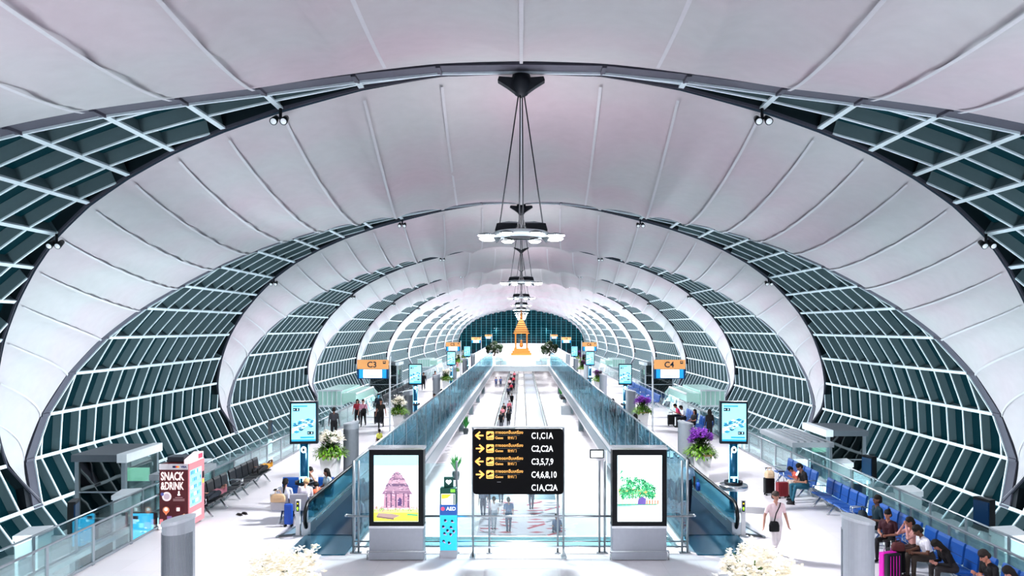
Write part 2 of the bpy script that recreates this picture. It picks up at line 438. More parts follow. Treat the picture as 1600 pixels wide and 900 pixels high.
# ================================================================== people
import numpy as np
def capsule(mb, p0, r0, p1, r1, n=10):
    p0, p1 = Vector(p0), Vector(p1); d = p1-p0
    if d.length < 1e-5: d = Vector((0, 0, 1e-3)); p1 = p0+d
    u = d.normalized(); pts = []; rs = []
    for a in (85, 60, 30, 0): pts.append(p0-u*r0*math.sin(math.radians(a))); rs.append(r0*math.cos(math.radians(a)))
    for a in (0, 30, 60, 85): pts.append(p1+u*r1*math.sin(math.radians(a))); rs.append(r1*math.cos(math.radians(a)))
    mb.tube(pts, rs, n)
def fuse(prims, vox, mats, name, smooth=2):
    """one continuous surface grown over tapered limbs; each face takes the cloth or skin of the limb it covers"""
    mb = MB()
    for p0, r0, p1, r1, m in prims: capsule(mb, p0, r0, p1, r1)
    o = mb.build(name)
    r = o.modifiers.new('r', 'REMESH'); r.mode = 'VOXEL'; r.voxel_size = vox; r.adaptivity = 0
    s = o.modifiers.new('s', 'SMOOTH'); s.factor = .5; s.iterations = smooth
    dg = bpy.context.evaluated_depsgraph_get(); dg.update()
    me = bpy.data.meshes.new_from_object(o.evaluated_get(dg)); me.name = name
    old = o.data; bpy.data.objects.remove(o); bpy.data.meshes.remove(old)
    n = len(me.polygons); c = np.empty(n*3); me.polygons.foreach_get('center', c); c = c.reshape(-1, 3)
    best = np.full(n, 1e9); idx = np.zeros(n, int)
    names = []
    for p0, r0, p1, r1, m in prims:
        if m not in names: names.append(m)
        a = np.array(p0); b = np.array(p1); ab = b-a; L = max(ab@ab, 1e-9)
        t = np.clip((c-a)@ab/L, 0, 1); dd = np.linalg.norm(c-(a+t[:, None]*ab), axis=1)-(r0+(r1-r0)*t)
        k = dd < best; best[k] = dd[k]; idx[k] = names.index(m)
    me.materials.clear()
    for m in names: me.materials.append(mats[m])
    me.polygons.foreach_set('material_index', idx.astype(np.int32)); me.polygons.foreach_set('use_smooth', np.ones(n, bool))
    return me
def cloth(c): return mat('cloth_'+c, c, .8, var=.12, scale=14, bump=.15)
def skinm(c): return mat('skin_'+c, c, .5, var=.05)
def person(label, x, y, rz, pose='stand', H=1.72, top='333333', bottom='222222', skin='b58a74', hair='17120f', shoe='1a1a1c', sleeve='short', hs='short',
           vox=.02, lean=0, pitch=0, arms=None, z=0, stride=.0, group=None, legs=None, lie=0, grow=1.0, seat=.47, cat='person', roll=0):
    s = H/1.72; V = Vector; near = vox < .016
    P = []
    sit = pose == 'sit'
    pel = V((0, 0, .93)) if not sit else V((0, 0, seat/s+.10))
    R = Matrix.Rotation(-lean, 3, 'X') @ Matrix.Rotation(roll, 3, 'Y')
    T = lambda v: pel + R @ V(v)
    W = grow
    # torso
    for q in (-1, 1):
        P.append((pel+V((q*.075, 0, -.02)), .105*W, T((q*.065, 0, .16)), .092*W, 'bottom' if False else 'hip'))
        P.append((T((q*.06, 0, .13)), .098*W, T((q*.08, .005, .36)), .105*W, 'top'))
        P.append((T((q*.05, .0, .44)), .062, T((q*.165, -.005, .43)), .058*W, 'top'))
    P.append((T((-.07, .0, .3)), .11*W, T((.07, .0, .3)), .11*W, 'top'))
    P.append((T((0, -.005, .45)), .06, T((0, .012, .56)), .05, 'skin'))
    RH = R @ Matrix.Rotation(-pitch, 3, 'X'); hc = T((0, .01, .56)) + RH @ V((0, .015, .095))
    Hd = lambda v: hc + RH @ V(v)
    P.append((Hd((0, -.018, .035)), .092, Hd((0, .0, .0)), .082, 'skin'))
    P.append((Hd((0, .022, -.03)), .068, Hd((0, .04, -.075)), .045, 'skin'))
    if vox < .03:
        P.append((Hd((0, .09, .005)), .012, Hd((0, .104, -.025)), .017, 'skin'))
        for q in (-1, 1): P.append((Hd((q*.086, -.005, .01)), .014, Hd((q*.084, .0, -.03)), .012, 'skin'))
    # arms
    if arms is None: arms = 'lap' if sit else 'hang'
    for q in (-1, 1):
        S = T((q*.19, 0, .42)); a = arms[0 if q < 0 else 1] if isinstance(arms, (list, tuple)) else arms
        if a == 'hang': E = S+V((q*.055, -.03+q*stride*.12, -.28)); Wr = E+V((q*.02, .06+q*stride*.18, -.24))
        elif a == 'swing': E = S+V((q*.09, -.02, -.27)); Wr = E+V((q*.05, .05, -.24))
        elif a == 'lap': E = S+R@V((q*.05, .06, -.27)); Wr = pel+V((q*.07, .33, .13))
        elif a == 'phone': E = S+R@V((q*.03, .10, -.26)); Wr = E+V((-q*.11, .2, .1))
        elif a == 'face': E = S+V((q*.06, .24, -.13)); Wr = Hd((q*.05, .13, -.02))
        elif a == 'knee': E = S+R@V((q*.04, .10, -.26)); Wr = pel+V((q*.1, .40, .10))
        elif a == 'side': E = S+V((q*.06, -.04, -.27)); Wr = E+V((q*.03, .1, -.2))
        elif a == 'bent': E = S+V((q*.05, -.03, -.28)); Wr = E+V((-q*.08, .22, .02))
        else: E, Wr = S+V(a[0]), S+V(a[1])
        mid = S.lerp(E, .62)
        P.append((S, .056*W, mid, .05*W, 'top')); P.append((mid, .042*W, E, .038*W, 'top' if sleeve == 'long' else 'skin'))
        P.append((E, .038*W, Wr, .027, 'top' if sleeve == 'long' else 'skin'))
        d = (Wr-E).normalized(); sd = d.cross(V((0, 1, 0)) if abs(d.y) < .8 else V((0, 0, 1))).normalized(); nd = d.cross(sd).normalized()
        if near:
            P.append((Wr, .024, Wr+d*.05+nd*.012, .022, 'skin')); P.append((Wr, .024, Wr+d*.05-nd*.014, .02, 'skin'))
            for f in range(4):
                o_ = nd*(.03-.02*f); b_ = Wr+d*.075+o_; L = (.034, .04, .037, .03)[f]
                P.append((Wr+d*.04+o_*.8, .0115, b_, .0105, 'skin')); P.append((b_, .0105, b_+d*L*.8+sd*.012*q, .0095, 'skin')); P.append((b_+d*L*.8+sd*.012*q, .0095, b_+d*L*1.2+sd*.03*q, .009, 'skin'))
            P.append((Wr+d*.02+nd*.02, .014, Wr+d*.055+nd*.055, .011, 'skin'))
        else: P.append((Wr, .027, Wr+d*.12, .024, 'skin'))
    # legs
    for q in (-1, 1):
        hip = pel+V((q*.09, 0, -.04))
        if sit:
            ll = (legs or {}).get(q, (.44, 0)); K = hip+V((q*.05, .43, .02)); A = V((q*.14+ll[1], ll[0], .09)); 
        else:
            st = q*stride
            K = hip+V((q*.01, .10*st+.03*abs(stride), -.41)); A = V((q*.10, .30*st-.02, .09+(.06 if st < 0 else 0)))
        sc2 = 1.18 if bottom.startswith('w') else 1
        P.append((hip, .098*W, K, .066*W, 'bottom')); P.append((K, .064*W, A+V((0, 0, .03)), .046*W, 'bottom'))
        P.append((A, .04, A+V((0, 0, .02)), .04, 'bottom'))
        toe = V((0, .15, -.035)) if not lie else V((0, .12, -.06))
        P.append((A+V((0, -.03, -.045)), .04, A+toe+V((0, 0, -.012)), .035, 'shoe'))
    mats = {'top': cloth(top), 'hip': cloth(bottom), 'bottom': cloth(bottom), 'skin': skinm(skin), 'shoe': cloth(shoe)}
    P = [(p0*s, r0*s, p1*s, r1*s, m) for p0, r0, p1, r1, m in P]
    me = fuse(P, vox, mats, 'person')
    o = bpy.data.objects.new('person', me); COL.objects.link(o)
    kids = []
    if hs != 'bald':
        HP = [(Hd((0, -.032, .045)), .098, Hd((0, -.01, .055)), .095, 'hair'), (Hd((-.03, -.06, -.02)), .07, Hd((.03, -.06, -.02)), .07, 'hair')]
        if hs == 'long': HP += [(Hd((q*.05, -.05, 0)), .065, T((q*.06, -.085, .38)), .045, 'hair') for q in (-1, 1)]+[(Hd((q*.08, -.01, .02)), .035, Hd((q*.085, .0, -.13)), .025, 'hair') for q in (-1, 1)]
        if hs == 'pony': HP += [(Hd((0, -.1, .03)), .045, T((0, -.14, .33)), .028, 'hair')]
        if hs == 'bun': HP += [(Hd((0, -.1, .08)), .05, Hd((0, -.12, .1)), .045, 'hair')]
        if hs == 'cap': HP += [(Hd((0, .05, .07)), .05, Hd((0, .13, .06)), .03, 'hair')]
        HP = [(p0*s, r0*s, p1*s, r1*s, m) for p0, r0, p1, r1, m in HP]
        hm = fuse(HP, max(vox, .014), {'hair': cloth(hair)}, 'hair'); h = bpy.data.objects.new('hair', hm); COL.objects.link(h); h.parent = o
        kids.append(h)
    if vox < .02:
        e = MB()
        for q in (-1, 1): e.ball([c*s for c in Hd((q*.032, .078, .012))], .0095*s, paint('1c1512', .3), 8, 6)
        e.build('eyes', None, o)
        e = MB(); e.tube([[c*s for c in Hd((-.022, .088, -.052))], [c*s for c in Hd((.022, .088, -.052))]], .006*s, 6, skinm('8a4f48')); e.build('mouth', None, o)
    if lie:
        M = Matrix.Translation((x, y, z)) @ Matrix.Rotation(rz, 4, 'Z') @ Matrix.Rotation(lie, 4, 'X') @ Matrix.Rotation(roll, 4, 'Z')
        o.rotation_euler = M.to_euler(); o.location = (x, y, z)
    else:
        o.location = (x, y, z); o.rotation_euler = (0, 0, rz)
    return tag(o, label, cat, group)
LR = PI/2      # facing the aisle from the right benches
N = .011
person('man in a pale pink polo shirt and cream trousers walking toward the camera', 6.62, 20.0, PI+.12, 'stand', 1.74, 'ecd5d9', 'e0d8da', 'b98c7c', '4a403c', '2a2224', vox=N, stride=.75, arms='swing')
person('man in a black t-shirt and teal jeans sitting beside the child in coral', 9.78, 26.45, LR+.15, 'sit', 1.76, '1d1b1e', '2b6377', 'a37560', vox=.015, lean=.25, pitch=.4, arms=['lap', 'side'], legs={-1: (.52, 0), 1: (.40, .05)})
person('child in a coral top bent over a phone on a blue seat', 9.85, 27.2, LR, 'sit', 1.42, 'd9705f', 'c9bdb4', 'a8796a', vox=.015, lean=.55, pitch=.5, arms='phone')
person('bearded man in a dark teal shirt with a backpack on his lap', 9.8, 21.15, LR, 'sit', 1.78, '0f2f3c', '14191f', '6b4a3c', vox=N, lean=-.02, pitch=-.1, arms='bent', sleeve='short')
person('woman in a maroon t-shirt and black trousers facing the camera', 9.5, 19.85, LR+.75, 'sit', 1.62, '42202a', '17161b', 'a5735f', vox=N, lean=.1, hs='bun', arms='lap')
person('person in a dusty pink shirt covering the face with both hands', 9.7, 18.95, LR, 'sit', 1.68, 'c2918c', '3f2c2b', '9a6a58', vox=N, lean=.12, pitch=.2, arms='face', sleeve='long')
person('man in a white t-shirt leaning forward beside the person in pink', 9.7, 18.25, LR, 'sit', 1.76, 'dcdbe4', '3b342f', '6a4838', vox=N, lean=.38, pitch=.25, arms='knee')
person('woman with long black hair and black top bending over her lap', 9.8, 17.45, LR, 'sit', 1.64, '120f14', '2e2a2c', 'a5766a', vox=N, lean=.55, pitch=.4, hs='long', arms='knee', sleeve='long')
person('man in glasses and a black t-shirt reading at the bottom right', 9.95, 16.15, LR+.1, 'sit', 1.78, '101116', '1d2c40', 'b57f6c', '2a2220', vox=N, lean=.28, pitch=.35, arms='phone')
person('woman with dark wavy hair and a grey top at the bottom right corner', 9.95, 15.3, LR+.1, 'sit', 1.66, 'b9bcc6', '20242c', 'c08f80', vox=N, lean=.35, pitch=.4, hs='long', arms='lap')
person('man in a light blue shirt and navy trousers standing on the right walkway', 5.32, 24.7, .0, 'stand', 1.74, 'a9c9e2', '14243c', '7a5646', vox=.014, stride=.2, z=.06)
# seated group on the left
person('woman with a black ponytail and white top, seen from behind', -7.35, 23.85, 0, 'sit', 1.62, 'e6e4ea', '4a3c44', 'b98c7c', vox=.015, hs='pony', lean=.1, pitch=.2)
person('person with light hair and a white jacket slumped forward on the grey-backed bench', -6.78, 23.95, 0, 'sit', 1.66, 'dfd6dc', '5a5560', 'c9a088', 'c9a478', vox=.015, hs='short', lean=.4, pitch=.4, sleeve='long', arms='knee')
person('person in an orange top crouched by the luggage, left seated group', -6.5, 24.7, .6, 'sit', 1.5, 'd0694a', '2b2d35', 'b98c7c', vox=.015, hs='short', lean=.45, pitch=.4, arms='knee', seat=.3)
person('young man in a white t-shirt resting his chin on his hand, facing the camera', -7.02, 25.62, PI, 'sit', 1.76, 'e9e8ef', '1c2436', 'c0917c', vox=.015, lean=.1, pitch=.2, arms=['face', 'lap'])
person('woman with long straight black hair and a pale top beside the walkway', -6.42, 25.6, 2.3, 'sit', 1.64, 'cfdfe6', '2c3c44', 'b98c7c', vox=.015, hs='long', lean=.1)
# sleepers
person('sleeper in a pink top and dark trousers lying on the black bench', -9.95, 24.1, PI, 'stand', 1.62, 'c07f8c', '16202c', 'b98c7c', vox=.02, lie=PI/2, z=.60, arms=['face', 'hang'])
person('sleeper in a yellow shirt lying on the second black bench', -9.95, 28.7, PI, 'stand', 1.68, 'd9a03a', '16181f', '7a5646', vox=.02, lie=PI/2, z=.60, arms=['face', 'hang'])
# walkers on the left deck
M2 = .024
person('man in a dark grey shirt standing by the left railing with his back turned', -10.0, 41.0, .2, 'stand', 1.74, '3c4046', '16181c', '7a5646', vox=M2, sleeve='long')
person('woman in a pink and white shirt walking on the left deck with a crossbody bag', -9.55, 46.4, PI, 'stand', 1.66, 'dba0b4', '15151a', 'b98c7c', vox=M2, stride=.6)
person('companion in a red top walking half behind the woman in pink', -10.05, 47.1, PI, 'stand', 1.6, 'b03a4a', '1c1a20', 'b98c7c', vox=M2, stride=.5, hs='long')
person('man in a dark shirt with a yellow sash walking on the left deck', -8.35, 45.7, PI, 'stand', 1.74, '2a2722', '17181d', 'a5735f', vox=M2, stride=.5)
person('person in a blue mask and dark coat pushing luggage behind the walkers', -9.3, 50, PI, 'stand', 1.7, '24303c', '191a20', '5aa6c4', vox=M2, sleeve='long')
person('child in a yellow shirt beside the left glass partition', -6.75, 36.5, .8, 'stand', 1.18, 'd9d86a', '2a2d35', '7a5646', vox=M2, cat='child')
person('person in black walking far down the left deck under the second totem', -9.3, 73, PI, 'stand', 1.74, '1a1b20', '1a1b20', 'a5735f', vox=.035, stride=.5, sleeve='long')
person('person in a dark red coat standing far down the left deck', -8.45, 75.4, PI, 'stand', 1.72, '7a2634', '2a1d22', 'a5735f', vox=.035, sleeve='long')
# right far group
person('person in a pink shirt seated far up the right benches', 9.8, 47.5, LR, 'sit', 1.7, 'd9456f', '1c2233', 'a5735f', vox=M2, lean=.4, pitch=.3, arms='phone')
person('man in a white shirt seated beside the person in pink, far right', 9.8, 46.1, LR, 'sit', 1.74, 'e4e4ee', '171a22', '6a4838', vox=M2, lean=.25, pitch=.4, arms='phone')
person('person in black reclining on the far right blue bench', 9.8, 43.7, LR+.4, 'sit', 1.7, '1b1a20', '17171c', 'a5735f', vox=M2, lean=-.15, hs='long')
person('woman in black standing behind the right map totem by the railing', 9.95, 40.6, .3, 'stand', 1.68, '15161b', '15161b', 'a5735f', vox=M2, hs='long', sleeve='long')
# riders on the upper walkways
ru = [(5.15, 36, '1c2a38', 'first'), (5.65, 38, '14181f', 'second'), (5.3, 43, '20242c', 'third'), (5.55, 46.5, '35424e', 'fourth'), (5.2, 51, 'c9ced6', 'fifth')]
for i, (x, y, c, nn) in enumerate(ru):
    person('%s rider beyond the man in light blue on the right upper walkway' % nn, x, y, 0, 'stand', 1.64+.04*(i % 3), c, '14181f', '7a5646', vox=.03, sleeve='long', z=.06, hs='long' if i % 2 else 'short')
lu = [(-5.2, 40, '12161c', 'nearest'), (-5.55, 49, 'd9dde4', 'second'), (-5.15, 51, '14181f', 'third'), (-5.5, 53, '1c2430', 'fourth'), (-5.2, 55.5, 'cfd6de', 'fifth')]
for i, (x, y, c, nn) in enumerate(lu):
    person('%s rider on the left upper walkway seen through the tall glass' % nn, x, y, PI, 'stand', 1.7+.03*(i % 3), c, '14181f', 'a5735f', vox=.03, sleeve='long', z=.06)
# lower level
low = [(-2.0, 76, '1b1d24'), (-1.3, 77.5, '14161c'), (-1.95, 80, 'd98a95'), (-1.25, 81.5, '1c2130'), (-1.9, 84, '15171c'), (-1.35, 86.5, 'c96a7a'), (-1.2, 97, '14161c'), (-1.8, 108, '2a3350'), (-1.5, 114, 'c23a52'),
       (-1.2, 119, '2a3350'), (-1.9, 124, 'e6b8c0'), (-1.3, 130, 'd94a5c'), (-1.8, 137, 'e9e4ea'), (-1.3, 144, 'c96a7a')]
for i, (x, y, c) in enumerate(low):
    nn = ['first', 'second', 'third', 'fourth', 'fifth', 'sixth', 'seventh', 'eighth', 'ninth', 'tenth', 'eleventh', 'twelfth', 'thirteenth', 'fourteenth'][i]
    person('%s passenger from the front on the crowded lower walkway' % nn, x, y, PI, 'stand', 1.62+.05*(i % 3), c, '15161c', 'b98c7c', vox=.04, sleeve='long' if i % 2 else 'short', z=-3.94, stride=.3*(i % 2), group='passengers on the lower walkway')
person('left one of two people in blue walking on the far lower floor', -4.2, 128, PI, 'stand', 1.72, '5a6a94', '3a4668', 'b98c7c', vox=.04, z=-4, stride=.5)
person('right one of two people in blue walking on the far lower floor', -3.45, 128.5, PI, 'stand', 1.72, '5a6a94', '3a4668', 'b98c7c', vox=.04, z=-4, stride=.4)
lo2 = [(-.62, 37.4, 'person in a dark blue shirt standing on the patterned carpet below the sign', '4a6284', '3c4c66', 1.72), (-1.35, 37.8, 'person in a white shirt on the patterned carpet below the sign', 'e2dde4', '9aa0ac', 1.66),
       (-2.0, 40.2, 'person with a backpack on the patterned carpet, left edge', '5a6478', '5a6070', 1.68), (.55, 42.0, 'dark-trousered person at the back of the patterned carpet', '4c5c78', '33405a', 1.75), (-1.15, 43.6, 'person in slate clothes at the back left of the carpet', '56647c', '4a566c', 1.78)]
for x, y, l, c, c2, h_ in lo2: person(l, x, y, .3, 'stand', h_, c, c2, '9a7a70', vox=M2, z=-3.98, stride=.4)
person('person crouching at the front right of the patterned carpet', 1.75, 36.9, .2, 'sit', 1.6, '56647c', '4a566c', '9a7a70', vox=M2, z=-3.98, lean=.5, seat=.2)
# ------------------------------------------------------------------ bags and belongings
def suitcase(label, x, y, rz, w_, h, d, c, c2=None, extra=0, z=0, handle=.3):
    t = thing('suitcase', label, 'suitcase', (x, y, z), rz)
    sh = paint(c, .35); MB().box((0, 0, h/2+.06), (w_, d*.55, h), sh).build('front_shell', None, t, .03) if not c2 else MB().box((0, -d*.28, h/2+.06), (w_, d*.42, h), paint(c2, .35)).build('front_shell', None, t, .03)
    MB().box((0, d*.22, h/2+.06), (w_, d*.55, h), sh).build('rear_shell', None, t, .03)
    for a in (-1, 1):
        for b in (-1, 1): MB().lathe([(.02, -.0), (.03, .0), (.03, .06), (.02, .06)], (a*w_*.38, b*d*.3, .0), 8, BLACKR).build('wheel', None, t)
    for a in (-1, 1): MB().tube([(a*.1, d*.3, h), (a*.1, d*.3, h+handle)], .012, 6, CHROME).build('handle_rod', None, t)
    MB().tube([(-.12, d*.3, h+handle), (.12, d*.3, h+handle)], .02, 6, BLACKR).build('handle_grip', None, t)
    m = MB()
    for q in range(4): m.box((-w_*.3+q*w_*.2, -d*.5 if c2 else -d*.28, h/2+.06), (.015, .012, h*.85), sh)
    m.build('shell_ribs', None, t)
    return t
suitcase('large suitcase with magenta side and black front, beside the seated couple', 8.72, 18.15, .3, .42, .62, .3, 'd21fb0', '1b1d24', handle=.32)
suitcase('black suitcase behind the magenta one, carrying a brown bag', 9.1, 18.6, .2, .4, .6, .26, '15161b', handle=.2)
suitcase('upright black suitcase topped by a beige bag, near the man in jeans', 8.88, 27.5, .1, .36, .55, .26, '14151a', handle=.4)
suitcase('dark red suitcase on the floor in front of the child in coral', 9.18, 27.0, .2, .4, .50, .26, '8c3138', handle=.42)
suitcase('bright blue suitcase between the two pale grey seat backs', -7.02, 23.15, 0, .24, .62, .2, '2458b8', handle=.05)
def bag(name, label, cat, x, y, z, w_, d, h, c, strap=None, rz=0, sq=.8):
    t = thing(name, label, cat, (x, y, z), rz)
    m = MB(); n = 14; 
    vs = []; fs = []
    prof = [(0.0, .0), (.9, .0), (1, .12), (1, .6), (sq, .92), (sq*.6, 1), (0.0, 1)]
    for k, zz in prof:
        for i in range(n):
            a = 2*PI*i/n; cx_ = math.copysign(abs(math.cos(a))**.6, math.cos(a)); cy_ = math.copysign(abs(math.sin(a))**.6, math.sin(a))
            vs.append((max(k, .02)*w_/2*cx_, max(k, .02)*d/2*cy_, zz*h))
    for i in range(len(prof)-1):
        for k in range(n): fs.append((i*n+k, i*n+(k+1) % n, (i+1)*n+(k+1) % n, (i+1)*n+k))
    m.add(vs, fs, cloth(c), True); m.build('body', None, t)
    if strap:
        MB().tube(strap, .014, 6, cloth('111113')).build('strap', None, t)
    else: MB().tube([(-w_*.2, 0, h*.95), (-w_*.15, 0, h+.1), (w_*.15, 0, h+.1), (w_*.2, 0, h*.95)], .012, 6, cloth(c)).build('handle', None, t)
    MB().box((0, -d*.46, h*.4), (w_*.6, .03, h*.4), cloth(c)).build('pocket', None, t)
    return t
bag('shoulder_bag', 'black crossbody bag hanging at the hip of the man in pink', 'bag', 6.52, 19.80, .74, .27, .09, .26, '15171b',
    [(.0, 0, .24), (.06, .03, .45), (.16, .06, .63), (.21, .14, .70), (.22, .24, .67), (.16, .36, .5), (.02, .34, .3), (-.05, .1, .22)])
bag('backpack', 'dark backpack held on the lap of the bearded man', 'backpack', 9.36, 21.05, .60, .34, .2, .38, '16222c', rz=1.6)
bag('tote_bag', 'beige bag sitting on top of the black suitcase by the man in jeans', 'bag', 8.86, 27.42, .63, .34, .22, .26, 'd9bfa0')
bag('handbag', 'brown leather bag hung over the handle of the black suitcase', 'handbag', 8.98, 18.3, .68, .3, .16, .2, '5a2f30')
bag('handbag', 'blue bag carried by the man in light blue on the walkway', 'handbag', 5.66, 24.6, .78, .12, .3, .26, '1f4f9c')
bag('backpack', 'grey backpack on the person at the left edge of the carpet', 'backpack', -2.05, 39.98, -2.9, .34, .2, .45, '6a7488')
bag('shopping_bag', 'beige jacket bundle hanging over the left pale grey seat back', 'bag', -7.4, 23.36, .68, .46, .1, .26, 'd9b894')
bag('duffel_bag', 'white jacket bundle in the lap gap beside the pale seats', 'bag', -6.5, 23.45, .0, .36, .3, .4, 'cfd2da')
bag('shoulder_bag', 'black bag on the hip of the woman in pink on the left deck', 'bag', -9.45, 46.15, .85, .3, .12, .28, '121317', [(0, 0, .26), (.08, .06, .5), (.15, .12, .62), (.1, .3, .5)])
suitcase('dark suitcase pulled behind the walkers on the left deck', -8.9, 47.8, 0, .5, .7, .3, '14202c', handle=.3)
suitcase('black suitcase beside the person in pink on the far right bench', 9.15, 46.9, 0, .42, .6, .3, '101116', handle=.2)
def shoes(label, x, y, rz, c):
    t = thing('pair_of_shoes', label, 'shoes', (x, y, 0), rz)
    for q in (-1, 1):
        m = MB(); m.tube([(q*.09, -.11, .035), (q*.09+.01*q, 0, .035), (q*.09, .1, .03)], [.035, .042, .032], 8, paint(c)); m.box((q*.09, 0, .008), (.085, .27, .016), paint(c)); m.build('shoe', None, t)
shoes('pair of dark shoes left on the floor before the man in jeans', 9.15, 26.1, 1.3, '1d1a1c')
shoes('pair of dark shoes on the floor before the sleeper in pink', -8.95, 24.6, .9, '2a2422')
shoes('pair of dark shoes on the floor before the sleeper in yellow', -8.95, 28.3, 1.1, '1d1a1c')
o = MB(); 
t = thing('mobile_phone', 'paper and phone held against the chest of the man in jeans', 'phone', (9.5, 26.42, .98)); MB().box((0, 0, 0), (.02, .12, .17), WH if 'WH' in globals() else lit('f4f6f8', .9), ry=.5).build('case', None, t); MB().box((-.013, 0, 0.0), (.004, .1, .14), lit('cfe6f2', .8), ry=.5).build('screen', None, t)
t = thing('eyeglasses', 'glasses worn by the man in the black t-shirt at bottom right', 'glasses', (9.62, 16.11, 1.2), LR+.1)
for q in (-1, 1): MB().lathe([(.02, 0), (.024, .003)], (q*.03, 0, 0), 10, DARK, cap=False).build('lens_rim', None, t)
MB().tube([(-.07, 0, 0), (.07, 0, 0)], .004, 5, DARK).build('bridge', None, t)
# ================================================================== fittings
def PXY(px, z):          # world x for a pixel column seen at distance z
    return (px-CX)*z/F
# ---------------- pendant lights
LAMP = lit('f4fbff', 40)
def pendant():
    t = thing('pendant_light', 'x', 'ceiling light', (0, 0, 0), 0, 'pendant lights down the hall')
    top = EYE+.30*D
    h = MB(); h.lathe([(.05, .25), (.28, .2), (.34, -.1), (.2, -.42), (.06, -.5)], (0, 0, top+.1), 16, DARKST)
    for s in (-1, 1):
        h.prism([(s*.1, top+.18), (s*.7, top+.22), (s*.74, top+.1), (s*.45, top-.08), (s*.15, top-.3)], -.16, .16, DARKST)
    h.build('ceiling_hub', None, t)
    for s in (-1, 1):
        MB().tube([(s*.08, 0, top-.25), (s*.69, 0, 9.2)], .022, 6, DARKST).build('outer_cable', None, t)
        MB().tube([(s*.03, .1*s, top-.25), (s*.06, .1*s, 9.05)], .022, 6, DARKST).build('centre_rod', None, t)
    for s in (-1, 1):
        b = MB(); b.prism([(s*.1, 9.28), (s*.4, 9.30), (s*.76, 9.24), (s*.82, 9.02), (s*.22, 9.0)], -.34, .34, DARKST); b.build('control_box', None, t)
    r = MB()
    r.lathe([(.5, .12), (.8, .1), (.98, 0), (.92, -.06), (.55, -.1)], (0, 0, 8.92), 28, WHITEM, cap=False)
    r.lathe([(.12, .02), (.5, .0), (.5, -.05), (.12, -.08)], (0, 0, 8.9), 24, DARKST)
    r.build('ring_body', None, t)
    for a in range(8):
        an = a*PI/4+PI/8; c, s = math.cos(an), math.sin(an)
        m = MB(); m.tube([(c*.8, s*.8, 8.9), (c*1.02, s*1.02, 8.86)], .04, 6, GREYM); m.build('lamp_arm', None, t)
        rr = 1.0 if abs(c) > .8 else .72
        m = MB(); m.lathe([(.05, .07), (.26*rr, .03), (.29*rr, -.02)], (c*1.16, s*1.16, 8.86), 12, GREYM, cap=False)
        m.lathe([(.28*rr, 0), (.2*rr, -.05), (.02, -.07)], (c*1.16, s*1.16, 8.84), 12, LAMP); m.build('lamp', None, t)
    for s in (-1, 1):
        MB().prism([(s*.6, 8.86), (s*.9, 8.84), (s*.78, 8.66)], -.03, .03, DARKST).build('fin', None, t)
    return t
PN = ['nearest and largest pendant light ring hanging on cables from the arch crown', 'second nearest pendant light ring, just below and behind the largest one',
      'third pendant light ring from the front, small dark body with lit ends']
p0 = pendant(); p0.location = (0, HUB(0), 0); p0['label'] = PN[0]
for k in range(1, 11):
    dup(p0, (0, HUB(k), 0), None, PN[k] if k < 3 else ['fourth', 'fifth', 'sixth', 'seventh', 'eighth', 'ninth', 'tenth', 'eleventh'][k-3]+' pendant light ring from the front in the line down the hall')
# ---------------- spotlights on the arches
def spotl():
    t = thing('arch_spotlight', 'x', 'spotlight', (0, 0, 0), 0, 'spotlights on the arches')
    MB().tube([(0, 0, .1), (0, 0, -.25)], .05, 6, DARKST).tube([(-.16, 0, -.22), (.16, 0, -.22)], .04, 6, DARKST).build('bracket', None, t)
    for s in (-1, 1):
        m = MB(); m.tube([(s*.16, .1, -.18), (s*.16, -.22, -.38)], [.09, .13], 10, DARK); m.tube([(s*.16, -.22, -.38), (s*.16, -.225, -.383)], .1, 10, lit('dfe8ee', .4)); m.build('lamp_head', None, t)
    return t
sp0 = spotl(); first = True
for k in range(0, 5):
    for s in (-1, 1):
        for i, nm in ((3, 'upper'), (8, 'lower')):
            x, z = gp(i, -.12); y = HUB(k)+WW[i]-.1
            lab = 'twin black spotlight on the %s edge of arch gap %s from the front, %s side' % (nm, ['first', 'second', 'third', 'fourth', 'fifth'][k], 'left' if s < 0 else 'right')
            if first: sp0.location = (s*x, y, z); sp0['label'] = lab; first = False
            else: dup(sp0, (s*x, y, z), None, lab)
# ---------------- balustrades
def balustrade(name, label, cat, x, y0, y1, h, step, glass, hr=.03, base=.12, zb=0, postw=.06, lean=0):
    t = thing(name, label, cat, (x, y0, zb)); n = max(1, round((y1-y0)/step)); st = (y1-y0)/n
    p = pn = None
    for i in range(n+1):
        if p is None: p = MB().box((0, 0, h/2), (postw*.5, postw*1.6, h), STEEL).build('post', None, t)
        else:
            q = p.copy(); COL.objects.link(q); q.parent = t; q.location = (0, i*st, 0)
    for i in range(n):
        if pn is None: pn = MB().box((0, st/2, base+(h-base-.06)/2), (.016, st-.08, h-base-.06), glass).build('glass_panel', None, t)
        else:
            q = pn.copy(); COL.objects.link(q); q.parent = t; q.location = (0, i*st, 0)
    MB().tube([(0, 0, h), (0, y1-y0, h)], hr, 8, STEEL).build('handrail', None, t)
    MB().box((0, (y1-y0)/2, base/2), (.05, y1-y0, .05), STEEL).build('bottom_rail', None, t)
    return t
